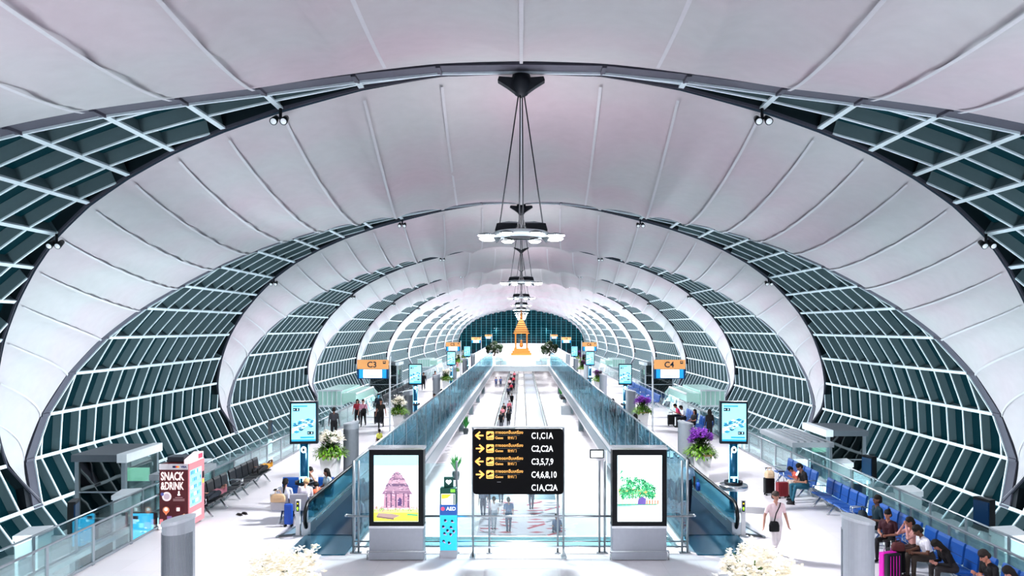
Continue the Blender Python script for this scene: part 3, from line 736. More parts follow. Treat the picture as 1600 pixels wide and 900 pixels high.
for s, nm in ((-1, 'left'), (1, 'right')):
    balustrade('glass_balustrade', 'long glass balustrade with steel handrail on the %s edge of the deck' % nm, 'railing', s*10.8, 8, 118, 1.02, 1.9, PANE)
    balustrade('glass_balustrade', 'low outer glass railing beyond the %s deck edge, nearer the curved glazing' % nm, 'railing', s*12.5, 14, 50, 1.0, 1.9, PANE, zb=-.35)
    t = MB().box((s*12.5, 32, -.42), (.25, 36.4, .14), WHITEM).build('trim_rail_beam'); struct(t)
    for yy in range(14, 51, 6): pass
    balustrade('glass_partition', 'tall teal glass partition along the %s side of the floor opening' % nm, 'glass partition', s*4.47, 20.6, 118.8, 2.42, 3.07, TINT, hr=.035, postw=.05)
# supports for the outer rail beam, standing on the lower floor
for s in (-1, 1):
    g = MB()
    for yy in range(14, 51, 6): g.box((s*12.5, yy, -2.24), (.12, .12, 3.5), WHITEM)
    struct(g.build('trim_beam_posts'))
# front cross barrier
t = thing('glass_barrier', 'glass barrier with steel posts and rail across the near end of the opening', 'railing', (0, 20.45, 0))
pst = [-4.47, -4.33, -1.72, -.85, .97, 2.08, 2.22, 4.28, 4.42]
for x in pst: MB().tube([(x, 0, 0), (x, 0, 2.45 if abs(x) > 1.8 or x < -1.5 else 1.9)], .03, 8, STEEL).box((x, 0, .01), (.16, .16, .02), STEEL).build('post', None, t)
for a, b in ((-4.33, -1.72), (-1.72, -.85), (-.85, .97), (.97, 2.08), (2.22, 4.28)):
    MB().box(((a+b)/2, 0, 1.28), (b-a-.1, .015, 2.2), PANE).build('glass_panel', None, t)
MB().tube([(-4.6, -.12, 1.0), (4.55, -.12, 1.0)], .03, 8, CHROME).build('handrail', None, t)
for z in (.16, .3): MB().tube([(-4.5, 0, z), (4.45, 0, z)], .022, 8, CHROME).build('lower_rail', None, t)
for x in (-4.5, 4.45): MB().tube([(x, .0, 1.0), (x-.14 if x < 0 else x+.14, -.05, 1.02), (x-.14 if x < 0 else x+.14, -.18, 1.02)], .03, 8, CHROME).build('rail_end', None, t)
# bridge railing at the far end of the opening
t = thing('glass_balustrade', 'glass balustrade across the far end of the opening in front of the gold pavilion', 'railing', (0, 119.4, 0))
for i in range(9): MB().box((-6.4+i*1.6, 0, .55), (.07, .05, 1.1), STEEL).build('post', None, t)
MB().tube([(-6.5, 0, 1.1), (6.5, 0, 1.1)], .04, 6, STEEL).build('handrail', None, t)
for i in range(8): MB().box((-5.6+i*1.6, 0, .6), (1.5, .02, .9), PANE).build('glass_panel', None, t)

# ---------------- moving walkways on the upper deck
BELT = mat('walkway_belt', '173f5a', .4, .2); LAND = mat('walkway_landing', '2f6a80', .25, .4)
def walkway(label, xc, y0, y1, wd, z=0, belt=BELT, h=.95, glass=TINT, land=2.2):
    t = thing('moving_walkway', label, 'moving walkway', (xc, y0, z)); L = y1-y0
    MB().box((0, L/2+.4, .03), (wd-.2, L-land*2+1.5, .04), belt).build('belt', None, t)
    for yy in (land/2, L-land/2): 
        m = MB().box((0, yy, .02), (wd-.05, land, .03), LAND)
        m.build('landing_plate', None, t)
    for s in (-1, 1):
        x = s*(wd/2-.05); a = land-.1; b = L-land+.1
        bs = MB(); bs.box((x, (a+b)/2, .16), (.18, b-a, .3), STEEL); bs.box((x-s*.08, (a+b)/2, .3), (.05, b-a, .03), CHROME); bs.build('skirt', None, t)
        n = 14; up = []
        for e, d in ((a, -1), (b, 1)):
            arc = [(x, e+d*(-.05+.42*math.sin(q*PI/8)), .55-.40*math.cos(q*PI/8)) for q in range(0, 9)]
            up.append(arc)
        pts = up[0]+up[1][::-1]
        MB().tube(pts, .055, 8, BLACKR).build('handrail', None, t)
        MB().box((x, (a+b)/2, .6), (.015, b-a, .62), glass).build('side_glass', None, t)
        MB().box((x, a+.05, .2), (.26, .6, .4), STEEL).build('newel_base', None, t)
    return t
walkway('near moving walkway on the left deck, blue belt beside the tall glass partition', -5.42, 20.2, 70, 1.62)
walkway('near moving walkway on the right deck, carrying the man in a light blue shirt', 5.42, 20.2, 70, 1.62)
walkway('far moving walkway on the left deck beyond the first one', -5.42, 74, 117, 1.62)
walkway('far moving walkway on the right deck beyond the first one', 5.42, 74, 117, 1.62)
GB = mat('grey_belt', '8c97a6', .4, .2)
walkway('crowded moving walkway on the lower level, left of the pair', -1.55, 60, 165, 2.0, -4, mat('dark_belt', '50555f', .4), .95, PANE)
walkway('empty grey moving walkway on the lower level, right of the pair', 1.45, 60, 165, 2.0, -4, GB, .95, PANE)
# red and white patterned carpet on the lower level
cb_ = MB().box((0, 40.4, -3.99), (4.3, 7.8, .02), paint('bdb8c2', .8)); RC, GC = paint('a8384c', .8), paint('77747f', .8); random.seed(2)
for r_ in range(6):
    for q in (-1, 1):
        for e in (0, 1):
            x0 = q*(.25+e*.95); y0 = 36.9+r_*1.25; x1 = x0+q*.9; y1 = y0+(.55 if (r_+e) % 2 else -.35)+.3
            cb_.poly([(x0, y0, -3.975), (x0+.12, y0-.16, -3.975), (x1+.1, y1-.1, -3.975), (x1, y1+.14, -3.975)], RC if (r_+e) % 3 else GC)
            cb_.poly([(x0+.1*q, y0+.5, -3.974), (x0+.5*q, y0+.34, -3.974), (x0+.9*q, y0+.5, -3.974), (x0+.5*q, y0+.66, -3.974)], GC if e else RC)
o = cb_.build('patterned_carpet'); tag(o, 'red and white patterned carpet seen through the glass below the gate sign', 'carpet')
o = MB().box((0, 47.5, -3.99), (4.0, 5.8, .02), LAND).build('floor_mat'); tag(o, 'blue-grey mat beyond the patterned carpet on the lower level', 'mat')

# ---------------- air pylons
def pylon(h=2.1, nm='air_pylon'):
    t = thing(nm, 'x', 'ventilation pylon', (0, 0, 0), 0, 'grey ventilation pylons along the walkways')
    n = 14; pl = []
    for i in range(n+1):
        a = PI*i/n; pl.append((-.30*math.cos(a), -.42*math.sin(a)))
    for i in range(1, n): 
        a = PI*i/n; pl.append((.30*math.cos(a), .30*math.sin(a)))
    top = [(x, y, h+.06*x/.3+.0*y) for x, y in pl]; bot = [(x, y, 0) for x, y in pl]; N = len(pl)
    m = MB(); m.add(top+bot, [tuple(range(N))]+[(i, i+N, (i+1) % N+N, (i+1) % N) for i in range(N)], mat('pylon_grey', 'a3a9b1', .45, .2))
    m.build('casing', None, t)
    g = MB()
    for i in range(2, 37):
        a = PI*i/38
        g.box((-.305*math.cos(a), -.425*math.sin(a), h/2-.05), (.006, .012, h-.35), mat('grille_line', '7c848c', .5))
    g.build('grille', None, t)
    c = MB(); c.add([(x*1.06, y*1.06, z+.03) for x, y, z in top]+[(x*1.06, y*1.06, z-.03) for x, y, z in top], [tuple(range(N)), tuple(range(2*N-1, N-1, -1))]+[(i, i+N, (i+1) % N+N, (i+1) % N) for i in range(N)], mat('pylon_cap', 'b9bfc6', .4, .2))
    c.build('cap', None, t)
    return t
py0 = pylon(); fst = True
ordn = ['nearest', 'second', 'third', 'fourth', 'fifth', 'sixth', 'seventh']
for i in range(7):
    for s in (-1, 1):
        lab = '%s grey curved ventilation pylon, %s side%s' % (ordn[i], 'left' if s < 0 else 'right', ' at the frame bottom' if i == 0 else '')
        loc = (s*(6.95 if s < 0 else (6.85 if i == 0 else 6.72)), 15.6+15.8*i, 0)
        if fst: py0.location = loc; py0['label'] = lab; fst = False
        else: dup(py0, loc, 0 if s < 0 else PI, lab)

# ---------------- planters
POT = mat('white_planter', 'f1efef', .35); BAND = mat('gold_band', 'c9a071', .4)
def leafmat(c): return mat('leaf_'+c, c, .5, var=.35, scale=6)
def petals(mb, c, r, m):
    for k in range(5):
        a = k*1.2566+random.random(); u = Vector((math.cos(a), math.sin(a), random.uniform(-.5, .6)))*r; v = Vector((-u.y, u.x, .2*r))*.5
        c = Vector(c); mb.add([c, c+u*.6+v, c+u, c+u*.6-v], [(0, 1, 2, 3)], m)
def planter(label, x, y, fl, nf=260, lo=True, seed=1, scale=1):
    random.seed(seed)
    t = thing('flower_planter', label, 'planter', (x, y, 0), 0, 'tall flower planters')
    p = MB(); a, b, h = .2, .34, 1.12
    prof = [(a, 0), (b, h)]
    p.box((0, 0, h/2), (2*b, 2*b, h), POT, taper=a/b); p.build('pot', None, t)
    p = MB(); p.box((0, 0, h-.13), (2*b*.985, 2*b*.985, .07), BAND, taper=.975); p.build('gold_band', None, t)
    g = MB(); L1, L2 = leafmat('3f6a1e'), leafmat('7fae3a'); L3 = leafmat('1c3313')
    for i in range(420):          # upright dark core
        an = random.random()*6.283; r = random.random()**.5*.30; z = h+random.uniform(0, .58)
        c = Vector((r*math.cos(an), r*math.sin(an), z)); d = Vector((math.cos(an), math.sin(an), random.uniform(.2, 1.2))).normalized()*.13; s_ = d.cross(Vector((0, 0, 1))).normalized()*.035
        g.add([c, c+d*.5+s_, c+d, c+d*.5-s_], [(0, 1, 2, 3)], random.choice([L3, L3, L1]))
    for i in range(620):          # trailing skirt
        an = random.random()*6.283; r = random.uniform(.22, .56); z = h+.18-(r-.2)*.7+random.uniform(-.12, .1)
        c = Vector((r*math.cos(an), r*math.sin(an), z)); d = Vector((math.cos(an), math.sin(an), random.uniform(-1.6, .4))).normalized()*.16; s_ = d.cross(Vector((0, 0, 1))).normalized()*.03
        g.add([c, c+d*.5+s_, c+d, c+d*.5-s_], [(0, 1, 2, 3)], random.choice([L1, L2, L2]) if not fl == 'dark' else L3)
    g.build('foliage', None, t)
    f = MB(); cs = {'white': ['f4f1ea', 'eae3d2', 'fbfaf6'], 'purple': ['9a4fc0', 'b06ad2', '7a3aa0'], 'pink': ['d9366e', 'e86a92', 'fbfaf6'], 'violet': ['7d2f86', '9c4fa8', '5c2366']}[fl]
    ms = [mat('petal_'+q, q, .7, spec=.2, emit=.16) for q in cs]  # slight emission put into the petals to brighten them
    for q in range(max(8, nf//9)):      # sprays, each a drooping line of blossoms
        an = random.random()*6.283; r0_ = random.random()**.6*.40; zz = h+.62+random.uniform(-.16, .14)-r0_*.25
        for i in range(26):
            p = Vector((r0_*math.cos(an), r0_*math.sin(an), zz))+Vector((random.gauss(0, .055), random.gauss(0, .055), random.gauss(0, .05)))
            petals(f, p, .05, random.choice(ms))
    f.build('flowers', None, t)
    st = MB()
    for i in range(14):
        an = i*.9; r = .1+.3*random.random(); st.tube([(0, 0, h-.05), (r*.5*math.cos(an), r*.5*math.sin(an), h+.4), (r*math.cos(an), r*math.sin(an), h+.68)], .008, 4, L1)
    st.build('stems', None, t)
    t.scale = (scale,)*3
    return t
planter('white orchid planter at the bottom left edge of the frame', -3.82, 12.5, 'white', 620, seed=2, scale=1.26)
planter('white orchid planter at the bottom right edge beside the walking man', 3.78, 12.5, 'white', 620, seed=3, scale=1.26)
planter('white flower planter with green skirt beside the left map totem', -7.35, 29.6, 'white', seed=4, scale=1.1)
planter('purple orchid planter beside the right map totem', 6.95, 29.75, 'purple', seed=5, scale=1.1)
planter('second white flower planter on the left deck, beneath the C3 sign', -7.1, 44.5, 'white', seed=6, scale=1.05)
planter('second purple flower planter on the right deck, left of the C4 sign', 7.1, 45, 'purple', seed=7, scale=1.05)
planter('third white flower planter far down the left deck', -7.1, 72.5, 'white', 140, seed=8, scale=1.1)
planter('pink and white flower planter further down the left deck', -7.6, 87, 'pink', 140, seed=9, scale=1.1)
planter('deep violet flower planter far down the right deck', 7.1, 71, 'violet', 140, seed=10, scale=1.1)
planter('small violet flower planter beyond the far violet one on the right', 7.2, 90, 'violet', 140, seed=11, scale=1.15)
for i, (x, y, c) in enumerate(((-8.6, 104, 'white'), (8.4, 104, 'violet'), (8.9, 118, 'purple'), (-8.8, 121, 'white'))):
    planter('tiny distant %s flower planter on the %s near the gold pavilion, %s of its side' % (c, 'left' if x < 0 else 'right', 'nearer' if y < 110 else 'farther'), x, y, c, 80, seed=20+i, scale=1.3)

# ---------------- map totems
SCR = lit('8fdcf2', 1.0); SCRL = lit('c9f2fb', 1.1); SCRD = lit('2f9cc9', .7); INK = lit('12303f', .1); HOUS = mat('totem_housing', '10202b', .35)
BLUEP = mat('blue_lit_pole', '1d4a63', .25, .5, emit=.15, ecol='1f7fb0'); GLOW = lit('9fe8ff', 5)
def totem(ring=False):
    t = thing('map_totem', 'x', 'information totem', (0, 0, 0), 0, 'map totems')
    MB().box((0, .1, 2.9), (.88, .26, 1.38), HOUS).build('housing', None, t)
    s = MB(); s.box((0, -.04, 2.91), (.76, .03, 1.22), SCR); sc_ = s.build('screen', None, t)
    a = MB(); Y = -.058
    for (x0, z0, x1, z1, m) in ((-.33, 3.42, .12, 3.46, SCRD), (-.33, 3.28, -.13, 3.38, INK), (.12, 2.52, .32, 2.62, INK), (-.1, 2.40, .34, 2.45, SCRD), (-.38, 2.30, .38, 2.36, SCRD)):
        a.box(((x0+x1)/2, Y, (z0+z1)/2), (x1-x0, .004, z1-z0), m)
    for x in (-.29, .16): a.box((x, Y-.004, 3.33 if x < 0 else 2.57), (.05, .004, .02), SCRL); a.box((x+.1, Y-.004, 3.33 if x < 0 else 2.57), (.03, .004, .06), SCRL)
    random.seed(5)
    a.poly([(-.37, Y, 2.55), (-.37, Y, 2.72), (.37, Y, 3.02), (.37, Y, 2.92)], SCRL)
    for i in range(34):
        x = random.uniform(-.3, .3); z = 2.74+x*.3+random.uniform(-.06, .24); u = random.uniform(.05, .1)
        a.poly([(x-u, Y-.003, z), (x, Y-.003, z-u*.45), (x+u, Y-.003, z), (x, Y-.003, z+u*.45)], random.choice([SCRL, SCRD, SCRD, SCRL]))
        a.tube([(x-u, Y-.006, z), (x, Y-.006, z-u*.45), (x+u, Y-.006, z)], .006, 4, INK)
    a.build('map_artwork', None, sc_)
    p = MB(); p.lathe([(.13, 0), (.13, 2.22)], (0, .1, 0), 16, BLUEP); p.build('pole', None, t)
    p = MB()
    for s in (-1, 1): p.box((s*.135, .1, 1.3), (.015, .05, 1.7), lit('8fe0ff', 2))
    p.build('light_strip', None, t)
    p = MB(); p.ball((0, -.03, 2.02), (.09, .03, .11), lit('e8fbff', 2), 12, 8); p.ball((0, -.06, 2.02), (.04, .01, .05), INK, 8, 6); p.build('round_badge', None, t)
    p = MB(); p.box((0, -.04, 1.12), (.22, .03, .05), GLOW); p.box((0, -.04, 1.05), (.06, .03, .12), GLOW); p.build('lamp', None, t)
    p = MB(); p.lathe([(.2, 0), (.26, .08), (.3, .1), (.3, .02), (.2, -.03)], (0, .1, .88), 20, DARKST); p.build('collar', None, t)
    p = MB(); p.lathe([(.28, 0), (.26, .04), (.16, .06)], (0, .1, 0), 20, STEEL); p.build('foot', None, t)
    if ring:
        p = MB(); p.lathe([(.2, .1), (.44, .1), (.46, .06), (.46, -.05), (.42, -.07), (.2, -.05)], (0, .1, .78), 32, CHROME, cap=False); p.build('ring_table', None, t)
    return t
tl = totem(); tl.location = (-7.08, 25, 0); tl['label'] = 'large map totem with blue screen on the left deck behind the seated group'
tr_ = totem(True); tr_.location = (6.92, 25, 0); tr_['label'] = 'large map totem with round ring table on the right deck'
tl.rotation_euler = (0, 0, .12); tr_.rotation_euler = (0, 0, -.12)
for i, y in enumerate((50.6, 76.5, 99)):
    for s in (-1, 1):
        dup(tl, (s*(6.98 if s < 0 else 6.85), y, 0), -.12*s, '%s map totem with blue screen down the %s deck' % (['second', 'third', 'fourth'][i], 'left' if s < 0 else 'right'))
# ---------------- gate signs
ORG = lit('f0b070', .8)
def gate_sign(txt, x, y, label, lit_txt=True):
    t = thing('gate_sign', label, 'gate sign', (x, y, 0), 0, 'gate number signs')
    sc_ = 1.75
    MB().box((0, 0, 3.9), (sc_, .18, .52), mat('sign_orange', 'e9ab6c', .5, emit=.35)).build('orange_panel', None, t)
    MB().box((0, 0, 3.37), (sc_, .16, .56), mat('sign_navy', '0b2a44', .3, emit=.5, ecol='0a4a80')).build('display_housing', None, t)
    MB().box((0, -.09, 3.38), (1.05, .03, .46), lit('eefaff', 2.2)).build('screen', None, t)
    MB().box((0, -.11, 3.26), (.74, .01, .035), INK).build('screen_line', None, t)
    for s in (-1, 1): MB().box((s*.66, -.085, 3.38), (.22, .02, .5), lit('1c8fd6', .9)).build('blue_glow_panel', None, t)
    text(txt, .46, INK, t, (-.32, -.1, 3.74), bold=.008)
    m = MB(); m.box((.66, -.1, 4.02), (.16, .01, .16), INK); m.box((.66, -.108, 4.02), (.1, .006, .02), ORG); m.box((.66, -.108, 4.06), (.1, .006, .02), ORG); m.build('gate_icon', None, t)
    MB().tube([(.95 if x < 0 else -.95, .05, 0), (.95 if x < 0 else -.95, .05, 4.35)], .05, 8, WHITEM).build('post', None, t)
    MB().box((.9 if x < 0 else -.9, .05, 3.9), (.14, .06, .1), WHITEM).build('bracket', None, t)
    return t
gate_sign('C3', -8.4, 43.5, 'orange C3 gate sign over a glowing screen on the left')
gate_sign('C4', 8.4, 43.5, 'orange C4 gate sign over a glowing screen on the right')
gate_sign('C5', -8.4, 94.5, 'small orange C5 gate sign far down the left side')
gate_sign('C6', 8.4, 94.5, 'small orange gate sign far down the right side')
gate_sign('C7', -8.4, 143, 'tiny orange gate sign left of the far trees')
gate_sign('C8', 8.4, 143, 'tiny orange gate sign right of the far trees')
gate_sign('C9', -8.4, 196, 'farthest tiny lit gate sign left of the gold pavilion')
gate_sign('C10', 8.4, 196, 'farthest tiny lit gate sign right of the gold pavilion')
# ---------------- direction sign
t = thing('direction_sign', 'black gate direction sign with yellow arrows on steel posts', 'direction sign', (-.08, 20.0, 0))
BX = mat('sign_black', '0a0b0f', .6, spec=.2); YE = lit('f2b866', .9); WH = lit('f4f6f8', .95)
m = MB(); w_, z0, z1, r = 1.18, 1.66, 3.36, .1
pts = []
for cx_, cz_, a0 in ((w_-r, z1-r, 0), (-w_+r, z1-r, 90), (-w_+r, z0+r, 180), (w_-r, z0+r, 270)):
    for q in range(5):
        a = math.radians(a0+q*22.5); pts.append((cx_+r*math.cos(a), cz_+r*math.sin(a)))
m.prism(pts, -.04, .04, BX); m.build('panel', None, t)
for s in (-1, 1):
    MB().tube([(s*1.18, .05, 0), (s*1.18, .05, 3.38)], .03, 8, STEEL).build('post', None, t)
    MB().box((s*1.18, .05, .02), (.12, .4, .04), STEEL).prism([(s*1.18-.03, .0), (s*1.18+.09*s, .0), (s*1.18, .25)], .0, .06, STEEL).build('foot', None, t)
MB().box((0, .05, 3.39), (2.44, .05, .04), WHITEM).build('top_rail', None, t)
MB().box((0, .05, .26), (2.36, .04, .04), CHROME).build('bottom_rail', None, t)
rows = [('L', 'C1,C1A'), ('R', 'C2,C2A'), ('L', 'C3,5,7,9'), ('R', 'C4,6,8,10'), (None, 'C1A,C2A')]
for i, (ar, tx) in enumerate(rows):
    zc = 3.19-i*.337; Y = -.05
    text(tx, .225, WH, t, (.34, Y, zc-.08), bold=.003, name='gate_numbers', sx=.76)
    if ar is None:
        MB().box((-.5, Y, zc+.14), (.1, .004, .015), paint('8a8d90')).build('small_mark', None, t); continue
    s = -1 if ar == 'L' else 1; x0 = -1.0
    a = MB(); a.box((x0, Y, zc), (.2, .006, .042), YE)
    for q in (-1, 1): a.box((x0+s*.05, Y, zc+q*.045), (.16, .006, .042), YE, ry=s*q*.72)
    a.build('arrow', None, t)
    a = MB(); pl = []
    for cx_, cz_, a0 in ((.07, .08, 0), (-.07, .08, 90), (-.07, -.08, 180), (.07, -.08, 270)):
        for q in range(4):
            an = math.radians(a0+q*30); pl.append((-.73+cx_+.03*math.cos(an), zc+cz_+.03*math.sin(an)))
    a.prism(pl, Y-.003, Y+.003, YE); ic = a.build('departure_icon', None, t)
    a = MB(); a.box((-.73, Y-.006, zc-.07), (.15, .004, .014), BX)
    a.box((-.725, Y-.006, zc+.01), (.15, .004, .024), BX, ry=-.38); a.box((-.74, Y-.006, zc+.03), (.035, .004, .09), BX, ry=.9); a.box((-.79, Y-.006, zc+.0), (.03, .004, .045), BX, ry=-.9)
    a.build('aircraft_symbol', None, ic)
    text('ทางออกขึ้นเครื่อง', .105, YE, t, (-.60, Y, zc+.045), bold=.001, name='thai_lettering')
    MB().box((-.28, Y, zc+.005), (.64, .004, .008), paint('7d7f84')).build('divider_line', None, t)
    text('Gates', .09, YE, t, (-.60, Y, zc-.09), bold=.001, name='lettering')
    text('登机门', .08, YE, t, (-.28, Y, zc-.09), name='chinese_lettering')
# ---------------- advertising displays
def ad_display(label, x, art):
    t = thing('advertising_display', label, 'advertising display', (x, 19.75, 0), 0, 'freestanding lit advertising displays')
    AG = mat('display_aluminium', 'a4a9b2', .4, .35)
    MB().box((0, .22, .82/1.0-.28), (1.40, .42, .6), AG).build('lower_cabinet', None, t, .02)
    MB().box((0, .22, .12), (1.42, .46, .2), AG).build('plinth', None, t, .01)
    MB().box((0, .0, .245), (1.5, .05, .03), CHROME).tube([(-.75, .02, .02), (-.75, .02, .24)], .02, 6, CHROME).tube([(.75, .02, .02), (.75, .02, .24)], .02, 6, CHROME).build('bumper_rail', None, t)
    MB().box((0, .22, .86), (1.42, .44, .06), CHROME).box((0, .22, 2.88), (1.44, .46, .05), CHROME).build('trim_strip', None, t)
    c = MB()
    c.box((0, .2, 1.87), (1.40, .4, 1.96), mat('display_black', '0d1116', .4, spec=.3)); c.build('frame', None, t, .01)
    s = MB(); s.box((0, -.012, 1.86), (1.14, .02, 1.7), lit('e9f6fa', 1.15)); so = s.build('screen', None, t)
    text('Display', .05, lit('9aa3aa', .4), t, (-.1, -.01, 2.765), name='maker_lettering') if False else None
    art(so, -.03)
    return t
def art_temple(so, Y):
    def P(pts, m, y=0): a.poly([(x, Y-y, z) for x, z in pts], m)
    a = MB()
    P([(-.57, 2.45), (.57, 2.45), (.57, 2.71), (-.57, 2.71)], lit('9fd4ea', 1.0))
    P([(-.57, 1.02), (.57, 1.02), (.57, 1.26), (-.57, 1.26)], lit('d3e34a', 1.2), .002)
    P([(-.57, 1.24), (.57, 1.24), (.57, 1.33), (-.57, 1.33)], lit('b8cc7a', 1.2), .004)
    P([(-.57, 1.33), (-.38, 1.33), (-.2, 1.38), (.3, 1.38), (.57, 1.33), (.57, 1.42), (-.57, 1.42)], lit('cdb3b8', 1.1), .005)
    st = ['8a6c84', 'a5879a', '6f5a74', 'b598a6']; k = 0
    P([(-.32, 1.36), (.36, 1.36), (.36, 1.78), (-.3, 1.78)], lit('b08a9c', .9), .007)
    for (hw, z0_, z1_) in ((.40, 1.72, 1.80), (.34, 1.80, 1.92), (.30, 1.92, 1.99), (.25, 1.99, 2.08), (.21, 2.08, 2.14), (.15, 2.14, 2.22), (.1, 2.22, 2.26), (.06, 2.26, 2.30)):
        P([(-hw+.03, z0_), (hw+.03, z0_), (hw*.85+.03, z1_), (-hw*.85+.03, z1_)], lit(st[k % 4], .85), .009+k*.0005); k += 1
    for x in (-.26, -.14, -.02, .18, .3): P([(x, 1.38), (x+.035, 1.38), (x+.035, 1.74), (x, 1.74)], lit('6f5470', .7), .012)
    P([(.05, 1.42), (.15, 1.42), (.15, 1.58), (.10, 1.64), (.05, 1.58)], lit('5a4470', .7), .014)
    P([(-.5, 1.16), (-.05, 1.10), (.12, 1.17), (-.1, 1.22), (-.45, 1.24)], lit('a08a84', .9), .014)
    P([(-.5, 1.16), (-.05, 1.10), (-.05, 1.06), (-.5, 1.12)], lit('7a645f', .8), .015)
    P([(.28, 1.18), (.56, 1.16), (.56, 1.2), (.3, 1.22)], lit('4f9f78', .9), .014)
    random.seed(12)
    for i in range(150):
        z = random.uniform(1.38, 2.24); hw = .33 if z < 1.78 else max(.04, .4-(z-1.75)*.7); x = .03+random.uniform(-hw, hw)*.93; u = random.uniform(.01, .03)
        P([(x-u, z), (x+u, z), (x+u, z+.012), (x-u, z+.012)], lit(random.choice(['5a4262', '8a6c84', 'd9c2cc', 'c9a9b8']), .8), .013+i*.00002)
    for i in range(60):
        x = random.uniform(-.56, .54); z = random.uniform(1.26, 1.36); P([(x, z), (x+.03, z), (x+.02, z+random.uniform(.02, .1)), (x+.005, z+.03)], lit(random.choice(['9a8a70', 'b88f9c', '7f9a60']), .8), .006+i*.00002)
    a.build('temple_picture', None, so)
def art_palms(so, Y):
    a = MB(); random.seed(9)
    def P(pts, m, y=0): a.poly([(x, Y-y, z) for x, z in pts], m)
    P([(-.57, 2.3), (.57, 2.5), (.57, 2.71), (-.57, 2.71)], lit('cfeefa', 1.3))
    P([(-.57, 1.42), (.42, 1.44), (.5, 1.47), (-.57, 1.47)], lit('4e9f86', .9), .004)
    P([(-.57, 1.38), (.2, 1.40), (-.57, 1.44)], lit('9adbe4', 1.1), .003)
    for i in range(11):
        x = -.54+i*.085; P([(x, 1.45), (x+.014, 1.45), (x+.02, 1.8), (x+.006, 1.8)], lit('b98f5e', .9), .006)
    P([(-.55, 1.72), (.2, 1.70), (.4, 1.66), (.4, 1.74), (.0, 1.86), (-.55, 1.86)], lit('d8a066', 1.0), .007)
    for i in range(95):
        x = random.uniform(-.5, .38); z = random.uniform(1.66, 2.12-max(0, x)*.6); 
        for q in range(7):
            an = q*.9+random.random(); L = .085
            P([(x, z), (x+L*.5*math.cos(an)-.014*math.sin(an), z+L*.5*math.sin(an)+.014*math.cos(an)), (x+L*math.cos(an), z+L*math.sin(an)-.02), (x+L*.5*math.cos(an)+.014*math.sin(an), z+L*.5*math.sin(an)-.014*math.cos(an))], lit(random.choice(['1f8a58', '3fae78', '166b42', '7fce98']), .8), .008+i*.0001)
    for z in (2.15, 2.3): P([(-.54, z-.1), (-.46, z+.05), (-.44, z)], lit('2f9d6c', .9), .02)
    P([(-.06, 1.46), (.14, 1.46), (.16, 1.6), (.06, 1.66), (-.04, 1.6)], lit('6b5aa0', .8), .022)
    for i in range(5): P([(.16+i*.07, 1.47), (.2+i*.07, 1.47), (.2+i*.07, 1.57), (.16+i*.07, 1.57)], lit('d98a72', .9), .022)
    a.build('palm_grove_picture', None, so)
ad_display('lit advertising display showing a domed stone temple, left of the gate sign', PXY(620.5, 19.9), art_temple)
ad_display('lit advertising display showing green palm trees, right of the gate sign', PXY(998, 19.9), art_palms)
# ---------------- defibrillator stand
t = thing('defibrillator_stand', 'slim teal and blue AED defibrillator stand beside the temple display', 'AED stand', (PXY(701, 20.1), 20.1, 0))
TQ = mat('aed_teal', '0f5a50', .4); BQ = lit('2fb4e0', .75)
MB().box((0, 0, .1), (.44, .3, .2), paint('b9bcc4', .4)).build('base', None, t, .01)
MB().box((0, 0, .66), (.43, .24, .92), BQ).build('instruction_panel', None, t)
MB().box((0, 0, 1.25), (.44, .25, .27), lit('2d5aa0', .5)).build('name_band', None, t)
text('AED', .13, WH, t, (-.05, -.128, 1.24), name='lettering', bold=.002)
m = MB(); m.ball((-.14, -.13, 1.28), (.05, .006, .05), lit('e0506a', .9), 10, 8); m.build('heart_mark', None, t)
MB().box((0, 0, 1.60), (.43, .24, .43), TQ).build('cabinet', None, t, .01)
MB().box((0, -.125, 1.53), (.36, .01, .28), WH).build('cabinet_window', None, t)
m = MB(); m.poly([(-.17, -.132, 1.66), (.1, -.132, 1.66), (-.02, -.132, 1.56), (-.17, -.132, 1.54)], lit('e2bb3a', .9)); m.box((.15, -.132, 1.53), (.03, .004, .27), TQ); m.build('yellow_notice', None, t)
MB().box((.12, -.125, 1.75), (.12, .01, .08), lit('7fd04a', .8)).build('green_label', None, t)
m = MB()
random.seed(3)
for x, z in ((-.08, .98), (.1, .96), (-.13, .82), (.07, .8), (-.1, .64), (.06, .62), (.14, .7), (-.12, .44), (.02, .4), (-.02, .72)):
    m.ball((x, -.122, z), (.035, .004, .035), INK, 8, 6); m.box((x+.02, -.124, z-.03), (.07, .004, .02), lit('c98ac0', .7), ry=random.uniform(-1, 1))
m.build('instruction_pictograms', None, t)
MB().box((0, .02, 1.95), (.25, .04, .27), TQ).build('top_plate', None, t, .008)
m = MB(); Y = -.005
pts = []
for q in range(24):
    a = q/24*2*PI; pts.append((.0042*16*math.sin(a)**3*1.15, Y, 1.955+.0048*(13*math.cos(a)-5*math.cos(2*a)-2*math.cos(3*a)-math.cos(4*a))))
m.poly(pts, WH); m.poly([(.01, Y-.003, 2.0), (-.02, Y-.003, 1.95), (0, Y-.003, 1.95), (-.008, Y-.003, 1.91), (.022, Y-.003, 1.965), (.002, Y-.003, 1.965)], TQ)
m.build('heart_symbol', None, t)
